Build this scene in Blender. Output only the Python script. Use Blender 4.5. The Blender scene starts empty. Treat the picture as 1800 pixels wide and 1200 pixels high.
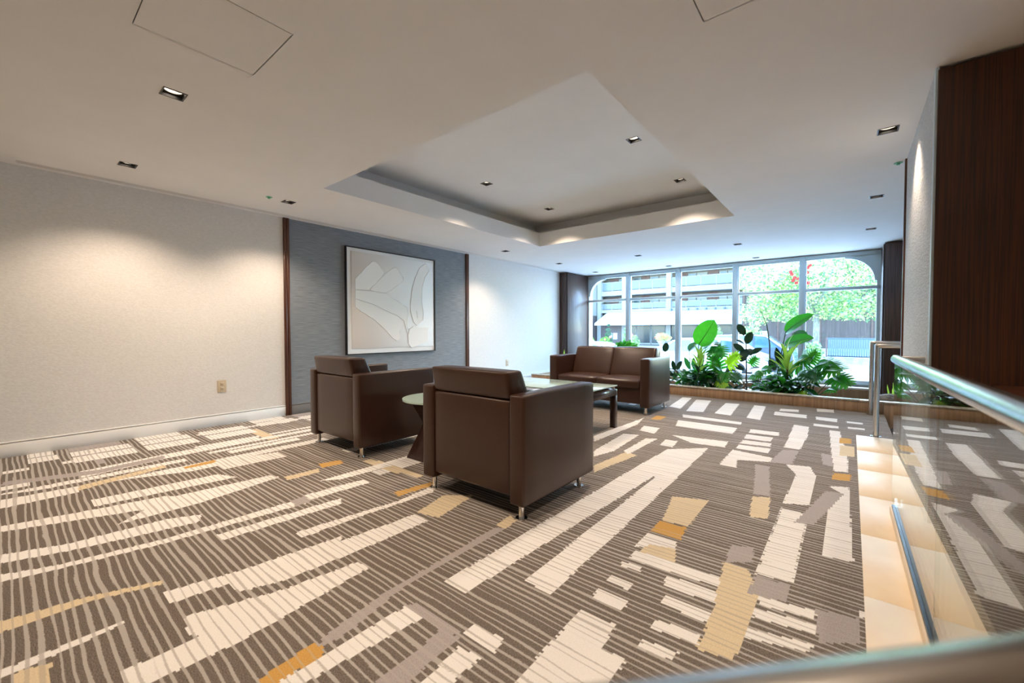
import bpy, bmesh, math, random
import numpy as np
from mathutils import Vector, Matrix
from mathutils.geometry import tessellate_polygon

S = bpy.context.scene
COL = S.collection
random.seed(7)

# ------------------------------------------------------------------ camera
FPX, EYE = 730.56, 1.06
YAW, PITCH, ROLL = (math.radians(a) for a in (39.199, -1.4813, -0.0712))
FWD = Vector((-math.sin(YAW) * math.cos(PITCH), math.cos(YAW) * math.cos(PITCH), math.sin(PITCH)))
_r = Vector((math.cos(YAW), math.sin(YAW), 0))
_u = _r.cross(FWD)
RGT = _r * math.cos(ROLL) + _u * math.sin(ROLL)
UPV = -_r * math.sin(ROLL) + _u * math.cos(ROLL)
cam_d = bpy.data.cameras.new('camera')
cam = bpy.data.objects.new('camera', cam_d)
COL.objects.link(cam)
M = Matrix((RGT, UPV, -FWD)).transposed().to_4x4()
M.translation = Vector((0, 0, EYE))
cam.matrix_world = M
cam_d.sensor_width = 36
cam_d.lens = 36 * FPX / 1800
cam_d.clip_start = 0.01
cam_d.clip_end = 400
cam_d.dof.use_dof = True
cam_d.dof.focus_distance = 4.0
cam_d.dof.aperture_fstop = 2.6
S.camera = cam

# ------------------------------------------------------------------ world, sun, exposure
W = bpy.data.worlds.new('sky')
S.world = W
W.use_nodes = True
nt = W.node_tree
nt.nodes.clear()
wo = nt.nodes.new('ShaderNodeOutputWorld')
bg = nt.nodes.new('ShaderNodeBackground')
sk = nt.nodes.new('ShaderNodeTexSky')
sk.sky_type = 'NISHITA'
sk.sun_disc = False
sk.sun_elevation = math.radians(40)
sk.sun_rotation = math.radians(-14)
sk.air_density = 1.0
sk.dust_density = 0.6
sk.ozone_density = 1.4
wb = nt.nodes.new('ShaderNodeMixRGB')          # daylight as a camera balanced for the warm lamps sees it
wb.blend_type = 'MULTIPLY'
wb.inputs[0].default_value = 1.0
wb.inputs[2].default_value = (0.80, 0.96, 1.06, 1)
nt.links.new(sk.outputs[0], wb.inputs[1])
nt.links.new(wb.outputs[0], bg.inputs[0])
bg.inputs[1].default_value = 2.4
nt.links.new(bg.outputs[0], wo.inputs[0])

sun_d = bpy.data.lights.new('sun_offscreen', 'SUN')
sun_d.energy = 5.0
sun_d.angle = math.radians(0.6)
sun_d.color = (0.84, 0.97, 1.0)
sun = bpy.data.objects.new('sun_offscreen', sun_d)
COL.objects.link(sun)
sun.rotation_euler = Vector((0.25, -1.0, -0.865)).to_track_quat('-Z', 'Y').to_euler()
sun.location = (-10, 40, 34)

S.view_settings.view_transform = 'Standard'
S.view_settings.look = 'None'
S.view_settings.exposure = 0.22
S.view_settings.gamma = 1.0
S.view_settings.use_curve_mapping = False

LAMP_W = 80.0
LAMP_C = (1.0, 0.79, 0.605)

# ------------------------------------------------------------------ pixel helpers (a pixel is only a direction)
def ray(x, y):
    return FWD + RGT * ((x - 900) / FPX) - UPV * ((y - 600) / FPX)
def onz(x, y, z=0.0):
    d = ray(x, y); return Vector((0, 0, EYE)) + d * ((z - EYE) / d.z)
def ony(x, y, Y):
    d = ray(x, y); return Vector((0, 0, EYE)) + d * (Y / d.y)
def onx(x, y, X):
    d = ray(x, y); return Vector((0, 0, EYE)) + d * (X / d.x)

# ------------------------------------------------------------------ materials
def lin(c):
    return tuple((v / 255 / 12.92) if v / 255 <= 0.04045 else ((v / 255 + 0.055) / 1.055) ** 2.4 for v in c)
MATS = {}
def mat(name, color, rough=0.5, metal=0.0, spec=0.5, coat=0.0, emit=None, es=1.0):
    m = bpy.data.materials.new(name); m.use_nodes = True
    b = m.node_tree.nodes['Principled BSDF']
    b.inputs['Base Color'].default_value = (*color, 1)
    b.inputs['Roughness'].default_value = rough
    b.inputs['Metallic'].default_value = metal
    b.inputs['Specular IOR Level'].default_value = spec
    b.inputs['Coat Weight'].default_value = coat
    if emit:
        b.inputs['Emission Color'].default_value = (*emit, 1)
        b.inputs['Emission Strength'].default_value = es
    MATS[name] = m
    return m
def N(m, t, **kw):
    n = m.node_tree.nodes.new(t)
    for k, v in kw.items(): setattr(n, k, v)
    return n
def L(m, a, b): m.node_tree.links.new(a, b)
def bsdf(m): return m.node_tree.nodes['Principled BSDF']
def coords(m, scale=(1, 1, 1), kind='Object'):
    tc = N(m, 'ShaderNodeTexCoord'); mp = N(m, 'ShaderNodeMapping')
    mp.inputs['Scale'].default_value = scale
    if kind == 'Position':
        g = N(m, 'ShaderNodeNewGeometry'); L(m, g.outputs['Position'], mp.inputs[0])
    else:
        L(m, tc.outputs[kind], mp.inputs[0])
    return mp.outputs[0]
def noisy(m, c1, c2, scale=(1, 1, 1), ns=5.0, detail=4, bump=0.0, lo=0.35, hi=0.65, dist=0.01, kind='Position'):
    v = coords(m, scale, kind)
    n = N(m, 'ShaderNodeTexNoise'); n.inputs['Scale'].default_value = ns; n.inputs['Detail'].default_value = detail
    L(m, v, n.inputs['Vector'])
    r = N(m, 'ShaderNodeValToRGB')
    r.color_ramp.elements[0].position = lo; r.color_ramp.elements[0].color = (*c1, 1)
    r.color_ramp.elements[1].position = hi; r.color_ramp.elements[1].color = (*c2, 1)
    L(m, n.outputs['Fac'], r.inputs[0]); L(m, r.outputs[0], bsdf(m).inputs['Base Color'])
    if bump:
        b = N(m, 'ShaderNodeBump'); b.inputs['Strength'].default_value = bump; b.inputs['Distance'].default_value = dist
        L(m, n.outputs['Fac'], b.inputs['Height']); L(m, b.outputs[0], bsdf(m).inputs['Normal'])
    return m

noisy(mat('ceiling_paint', (0.88, 0.87, 0.85), 0.9), (0.87, 0.86, 0.84), (0.89, 0.88, 0.86), ns=3)
noisy(mat('wallpaper', (0.78, 0.76, 0.73), 0.75), (0.73, 0.71, 0.68), (0.80, 0.78, 0.75), (30, 30, 70), 1.6, 6, 0.35, dist=0.004)
noisy(mat('grasscloth', (0.2, 0.22, 0.25), 0.8), (0.17, 0.19, 0.215), (0.27, 0.30, 0.335), (6, 6, 190), 1.0, 5, 0.3, dist=0.003)
noisy(mat('embossed_paper', (0.6, 0.6, 0.6), 0.7), (0.50, 0.51, 0.51), (0.62, 0.62, 0.61), (40, 24, 70), 1.3, 5, 0.9, dist=0.01)
mat('white_paint', (0.80, 0.78, 0.74), 0.45)
mat('grey_paint', (0.21, 0.23, 0.25), 0.45)
def wood(name, a, b, scale, rough=0.4, coat=0.1):
    noisy(mat(name, a, rough, coat=coat), a, b, scale, 1.0, 8, 0.12, 0.38, 0.62, 0.002)
wood('trim_wood', lin((66, 34, 20)), lin((92, 50, 28)), (70, 70, 2.2))
wood('panel_wood', lin((52, 24, 8)), lin((82, 41, 15)), (160, 160, 2.6), 0.42, 0.05)
wood('pilaster_wood', lin((62, 44, 40)), lin((86, 62, 54)), (60, 60, 1.6), 0.5, 0.12)
wood('planter_wood', lin((150, 118, 88)), lin((176, 142, 108)), (36, 36, 1.5), 0.5, 0.0)
wood('dark_wood', lin((38, 20, 16)), lin((56, 30, 22)), (50, 50, 4), 0.3, 0.3)
noisy(mat('travertine', lin((240, 218, 184)), 0.5, spec=.3), lin((238, 215, 180)), lin((247, 230, 201)), (2.2, 1.2, 2), 3.0, 8, 0, 0.3, 0.7)
noisy(mat('cap_stone', (0.6, 0.6, 0.56), 0.25), lin((170, 165, 148)), lin((215, 210, 195)), (6, 6, 6), 4, 8)
noisy(mat('slate_tile', (0.06, 0.07, 0.09), 0.3), lin((40, 46, 56)), lin((74, 84, 96)), (4, 4, 4), 4, 5)
noisy(mat('leather', lin((60, 37, 26)), 0.32, spec=0.5), lin((57, 35, 25)), lin((65, 41, 29)), (1, 1, 1), 240, 3, 0.05, dist=0.001, kind='Object')
mat('chrome', (0.75, 0.74, 0.72), 0.12, 1.0)
noisy(mat('brushed_steel', (0.56, 0.53, 0.49), 0.24, 1.0), (0.50, 0.47, 0.43), (0.60, 0.57, 0.53), (1, 1, 1), 3)
mat('black_metal', (0.012, 0.011, 0.010), 0.35)
mat('black_frame', (0.010, 0.009, 0.009), 0.4)
mat('matte_black', (0.008, 0.008, 0.008), 0.8)
mat('table_glass', lin((190, 214, 202)), 0.06, spec=0.6)
mat('glass_edge', lin((120, 168, 140)), 0.1)
mat('canvas', (0.90, 0.90, 0.90), 0.8)
mat('plaster_relief', (0.90, 0.895, 0.88), 0.7)
mat('outlet_plastic', lin((205, 188, 160)), 0.4)
mat('outlet_slot_shade', (0.05, 0.04, 0.03), 0.6)  # near-black puts the shade inside the socket holes into the colour
mat('green_cap', lin((110, 190, 150)), 0.4)
mat('window_frame', lin((206, 224, 233)), 0.4)
mat('reflector', (0.85, 0.83, 0.80), 0.25, 0.6)
mat('lamp_glow', (0.9, 0.85, 0.8), 0.4, emit=(1.0, 0.86, 0.72), es=22.0)
noisy(mat('soil', (0.05, 0.035, 0.02), 0.95), lin((44, 32, 22)), lin((78, 60, 44)), (1, 1, 1), 40, 5, 0.8)
noisy(mat('bark_stone', (0.2, 0.19, 0.18), 0.8), lin((84, 80, 76)), lin((150, 144, 136)), (10, 10, 60), 1.6, 6, 0.8)

def arch_glass(name, tint, ior=1.5, refl=1.0):
    """Flat sheet glass: Fresnel mirror over straight transmission, the same from both sides."""
    m = bpy.data.materials.new(name); m.use_nodes = True; m.node_tree.nodes.clear()
    out = N(m, 'ShaderNodeOutputMaterial'); mx = N(m, 'ShaderNodeMixShader')
    tr = N(m, 'ShaderNodeBsdfTransparent'); gl = N(m, 'ShaderNodeBsdfGlossy')
    gl.inputs['Roughness'].default_value = 0.0
    gl.inputs['Color'].default_value = (1, 1, 1, 1)
    tr.inputs['Color'].default_value = (*tint, 1)
    fr = N(m, 'ShaderNodeFresnel'); g = N(m, 'ShaderNodeNewGeometry')
    mr = N(m, 'ShaderNodeMapRange')
    mr.inputs['To Min'].default_value = ior; mr.inputs['To Max'].default_value = 1.0 / ior
    L(m, g.outputs['Backfacing'], mr.inputs['Value']); L(m, mr.outputs[0], fr.inputs['IOR'])
    L(m, fr.outputs[0], mx.inputs[0]); L(m, tr.outputs[0], mx.inputs[1]); L(m, gl.outputs[0], mx.inputs[2])
    L(m, mx.outputs[0], out.inputs[0])
    MATS[name] = m
arch_glass('pane_glass', (0.97, 0.985, 0.98), 1.45)
arch_glass('guard_glass', (0.93, 0.97, 0.95), 1.52)

def carpet(name, base, dark, line, lw):
    """cut-pile yarn colour with ragged thin cross stripes woven in"""
    m = mat(name, base, 0.95, spec=0.1)
    g = N(m, 'ShaderNodeNewGeometry')
    sp = N(m, 'ShaderNodeSeparateXYZ'); L(m, g.outputs['Position'], sp.inputs[0])
    mp = N(m, 'ShaderNodeMapping'); mp.inputs['Scale'].default_value = (2.5, 2.5, 1); L(m, g.outputs['Position'], mp.inputs[0])
    n1 = N(m, 'ShaderNodeTexNoise'); n1.inputs['Scale'].default_value = 1.0; n1.inputs['Detail'].default_value = 2; L(m, mp.outputs[0], n1.inputs['Vector'])
    mp2 = N(m, 'ShaderNodeMapping'); mp2.inputs['Scale'].default_value = (0.6, 16, 1); L(m, g.outputs['Position'], mp2.inputs[0])
    n2 = N(m, 'ShaderNodeTexNoise'); n2.inputs['Scale'].default_value = 1.0; n2.inputs['Detail'].default_value = 3; L(m, mp2.outputs[0], n2.inputs['Vector'])
    n3 = N(m, 'ShaderNodeTexNoise'); n3.inputs['Scale'].default_value = 120.0; n3.inputs['Detail'].default_value = 3; L(m, g.outputs['Position'], n3.inputs['Vector'])
    def M2(op, a, b):
        q = N(m, 'ShaderNodeMath', operation=op)
        for i, v in enumerate((a, b)):
            if isinstance(v, (int, float)): q.inputs[i].default_value = v
            else: L(m, v, q.inputs[i])
        return q.outputs[0]
    y = M2('ADD', sp.outputs['Y'], M2('MULTIPLY', n1.outputs['Fac'], 0.022))
    y = M2('ADD', y, M2('MULTIPLY', n2.outputs['Fac'], 0.050))
    y = M2('ADD', y, M2('MULTIPLY', n3.outputs['Fac'], 0.006))
    s = M2('SINE', M2('MULTIPLY', y, 2 * math.pi / 0.031), 0.0)
    thr = M2('ADD', lw, M2('MULTIPLY', M2('SUBTRACT', n2.outputs['Fac'], 0.5), -1.4))
    # stripes sit closer and broader on the side of the room by the artwork wall
    thr = M2('ADD', thr, M2('MULTIPLY', M2('ADD', sp.outputs['X'], 1.5), 0.06))
    f = N(m, 'ShaderNodeMapRange'); f.interpolation_type = 'SMOOTHSTEP'
    L(m, s, f.inputs['Value']); L(m, M2('SUBTRACT', thr, 0.12), f.inputs['From Min']); L(m, M2('ADD', thr, 0.12), f.inputs['From Max'])
    pile = N(m, 'ShaderNodeTexNoise'); pile.inputs['Scale'].default_value = 260; pile.inputs['Detail'].default_value = 3; L(m, g.outputs['Position'], pile.inputs['Vector'])
    r = N(m, 'ShaderNodeValToRGB'); r.color_ramp.elements[0].position = 0.38; r.color_ramp.elements[1].position = 0.62
    r.color_ramp.elements[0].color = (*dark, 1); r.color_ramp.elements[1].color = (*base, 1); L(m, pile.outputs['Fac'], r.inputs[0])
    mx = N(m, 'ShaderNodeMixRGB'); L(m, f.outputs[0], mx.inputs[0]); L(m, r.outputs[0], mx.inputs[1]); mx.inputs[2].default_value = (*line, 1)
    L(m, mx.outputs[0], bsdf(m).inputs['Base Color'])
    b = N(m, 'ShaderNodeBump'); b.inputs['Strength'].default_value = 0.35; b.inputs['Distance'].default_value = 0.004
    L(m, pile.outputs['Fac'], b.inputs['Height']); L(m, b.outputs[0], bsdf(m).inputs['Normal'])
    return m
LINE = lin((184, 174, 163))
carpet('carpet_taupe', lin((136, 126, 117)), lin((90, 82, 75)), lin((178, 172, 165)), 0.54)
carpet('carpet_cream', lin((241, 239, 235)), lin((231, 227, 221)), lin((196, 191, 185)), 0.80)
carpet('carpet_sand', lin((226, 210, 178)), lin((210, 192, 158)), lin((196, 182, 158)), 0.75)
carpet('carpet_orange', lin((212, 168, 98)), lin((194, 148, 78)), lin((196, 170, 130)), 0.85)
carpet('carpet_lilac', lin((182, 175, 173)), lin((158, 150, 147)), lin((176, 169, 165)), 0.7)

def leafmat(name, c, sss=0.35, rough=0.35):
    m = mat(name, c, rough, spec=0.5)
    noisy(m, tuple(v * 0.8 for v in c), tuple(min(1, v * 1.15) for v in c), (1, 1, 1), 14, 3)
    b = bsdf(m); out = m.node_tree.nodes['Material Output']
    t = N(m, 'ShaderNodeBsdfTranslucent'); t.inputs[0].default_value = (min(1, c[0] * 1.8), min(1, c[1] * 1.9), c[2] * 0.8, 1)
    mx = N(m, 'ShaderNodeMixShader'); mx.inputs[0].default_value = sss
    L(m, b.outputs[0], mx.inputs[1]); L(m, t.outputs[0], mx.inputs[2]); L(m, mx.outputs[0], out.inputs[0])
leafmat('leaf_bright', lin((58, 140, 40)), 0.35)
leafmat('leaf_green', lin((48, 132, 48)), 0.42)
leafmat('leaf_lime', lin((150, 185, 50)), 0.5)
leafmat('leaf_dark', lin((24, 56, 40)), 0.08, 0.25)
leafmat('leaf_mid', lin((34, 92, 52)), 0.25, 0.3)
leafmat('leaf_stripe', lin((150, 180, 90)), 0.35)
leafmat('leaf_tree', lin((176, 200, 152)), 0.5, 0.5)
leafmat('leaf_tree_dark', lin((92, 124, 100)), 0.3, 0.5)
mat('stem_green', lin((60, 86, 50)), 0.5)
noisy(mat('stem_brown', (0.1, 0.07, 0.05), 0.8), lin((58, 46, 40)), lin((96, 84, 74)), (1, 1, 1), 30, 4)
noisy(mat('bark', (0.3, 0.28, 0.26), 0.9), lin((110, 104, 100)), lin((160, 154, 150)), (10, 10, 2), 2, 5, 0.5)
mat('petal_red', lin((225, 40, 60)), 0.5)
mat('petal_coral', lin((240, 120, 100)), 0.5)

# ------------------------------------------------------------------ object helpers
def tag(o, label, cat=None, group=None, kind=None):
    if label: o['label'] = label
    if cat: o['category'] = cat
    if group: o['group'] = group
    if kind: o['kind'] = kind
    return o
def empty(name, loc=(0, 0, 0)):
    o = bpy.data.objects.new(name, None); COL.objects.link(o); o.location = loc; o.empty_display_size = 0.1
    return o
def mesh_obj(name, verts, faces, m, parent=None, smooth=False, mats=None, idx=None):
    me = bpy.data.meshes.new(name)
    off = parent_origin(parent)
    me.from_pydata([(v[0] - off[0], v[1] - off[1], v[2] - off[2]) for v in verts], [], faces)
    for mm in (mats or [m]): me.materials.append(MATS[mm])
    if idx is not None: me.polygons.foreach_set('material_index', idx)
    if smooth: me.polygons.foreach_set('use_smooth', [True] * len(me.polygons))
    me.update()
    o = bpy.data.objects.new(name, me); COL.objects.link(o)
    if parent: o.parent = parent
    return o
def parent_origin(p):
    off = Vector((0, 0, 0))
    while p is not None:
        off += p.location; p = p.parent
    return off
def bm_obj(name, bm, m, parent=None, smooth=False, angle=None):
    me = bpy.data.meshes.new(name)
    off = parent_origin(parent)
    if off.length: bmesh.ops.translate(bm, verts=bm.verts, vec=-off)
    bmesh.ops.recalc_face_normals(bm, faces=bm.faces)
    bm.to_mesh(me); bm.free()
    me.materials.append(MATS[m])
    if smooth:
        me.polygons.foreach_set('use_smooth', [True] * len(me.polygons))
        me.set_sharp_from_angle(angle=math.radians(angle or 40))
    o = bpy.data.objects.new(name, me); COL.objects.link(o)
    if parent: o.parent = parent
    return o
def add_box(bm, x0, x1, y0, y1, z0, z1):
    vs = [bm.verts.new((x, y, z)) for z in (z0, z1) for y in (y0, y1) for x in (x0, x1)]
    for f in ((0, 2, 3, 1), (4, 5, 7, 6), (0, 1, 5, 4), (2, 6, 7, 3), (0, 4, 6, 2), (1, 3, 7, 5)):
        bm.faces.new([vs[i] for i in f])
    return vs
def box(name, x0, x1, y0, y1, z0, z1, m, parent=None, r=0.0, seg=2):
    bm = bmesh.new(); add_box(bm, x0, x1, y0, y1, z0, z1)
    if r: bmesh.ops.bevel(bm, geom=bm.edges[:], offset=r, segments=seg, affect='EDGES', profile=0.6)
    return bm_obj(name, bm, m, parent, smooth=bool(r), angle=50)
def boxes(name, lst, m, parent=None):
    bm = bmesh.new()
    for b in lst: add_box(bm, *b)
    return bm_obj(name, bm, m, parent)
def add_tube(bm, pts, rad, n=12, cap=True):
    pts = [Vector(p) for p in pts]
    rs = rad if isinstance(rad, (list, tuple)) else [rad] * len(pts)
    rings = []
    prev = None
    for i, p in enumerate(pts):
        a = (pts[i] - pts[i - 1]).normalized() if i else None
        b = (pts[i + 1] - pts[i]).normalized() if i < len(pts) - 1 else None
        t = ((a or b) + (b or a)).normalized()
        if prev is None:
            h = Vector((0, 0, 1)) if abs(t.z) < 0.9 else Vector((1, 0, 0))
            u = t.cross(h).normalized()
        else:
            u = (prev - t * prev.dot(t)).normalized()
        prev = u
        v = t.cross(u)
        k = 1.0
        if a is not None and b is not None:
            k = 1.0 / max(0.5, math.sqrt((1 + a.dot(b)) / 2))
        # widen along the mitre direction only
        md = (b - a) if (a is not None and b is not None) else Vector((0, 0, 0))
        if md.length > 1e-6: md.normalize()
        ring = []
        for j in range(n):
            ang = 2 * math.pi * j / n
            o = (u * math.cos(ang) + v * math.sin(ang)) * rs[i]
            if md.length: o = o + md * o.dot(md) * (k - 1)
            ring.append(bm.verts.new(p + o))
        rings.append(ring)
    for i in range(len(rings) - 1):
        for j in range(n):
            bm.faces.new((rings[i][j], rings[i][(j + 1) % n], rings[i + 1][(j + 1) % n], rings[i + 1][j]))
    if cap:
        bm.faces.new(rings[0][::-1]); bm.faces.new(rings[-1])
def tube(name, pts, rad, m, parent=None, n=12):
    bm = bmesh.new(); add_tube(bm, pts, rad, n)
    return bm_obj(name, bm, m, parent, smooth=True, angle=35)
def add_cyl(bm, c, r, z0, z1, n=24, r1=None):
    add_tube(bm, [(c[0], c[1], z0), (c[0], c[1], z1)], [r, r if r1 is None else r1], n)
def cyl(name, c, r, z0, z1, m, parent=None, n=24, r1=None):
    bm = bmesh.new(); add_cyl(bm, c, r, z0, z1, n, r1)
    return bm_obj(name, bm, m, parent, smooth=True, angle=40)
def copy_tree(o, parent=None):
    c = o.copy(); COL.objects.link(c); c.parent = parent
    for ch in list(o.children):
        if ch.type == 'LIGHT' and False: continue
        copy_tree(ch, c)
    return c
def cushion(name, x0, x1, y0, y1, z0, z1, m, parent, r=0.03, puff=0.012, shear=None):
    """upholstered block: rounded edges, slightly crowned faces; shear(v) moves points afterwards"""
    bm = bmesh.new(); add_box(bm, x0, x1, y0, y1, z0, z1)
    bmesh.ops.bevel(bm, geom=bm.edges[:], offset=r, segments=3, affect='EDGES', profile=0.55)
    big = [e for e in bm.edges if e.calc_length() > 0.12]
    bmesh.ops.subdivide_edges(bm, edges=big, cuts=5, use_grid_fill=True)
    c = Vector(((x0 + x1) / 2, (y0 + y1) / 2, (z0 + z1) / 2)); h = Vector(((x1 - x0) / 2, (y1 - y0) / 2, (z1 - z0) / 2))
    for v in bm.verts:
        d = v.co - c
        q = [d[i] / h[i] for i in range(3)]
        for i in range(3):
            j, k = [a for a in range(3) if a != i]
            if abs(q[i]) > 0.85:
                v.co[i] += math.copysign(puff * max(0, 1 - q[j] ** 2) * max(0, 1 - q[k] ** 2), d[i])
        if shear: v.co = shear(v.co)
    return bm_obj(name, bm, m, parent, smooth=True, angle=60)

# ================================================================== THE ROOM
HC = 2.467
XL, XR = -5.50, 0.335
YW = 9.62

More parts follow.
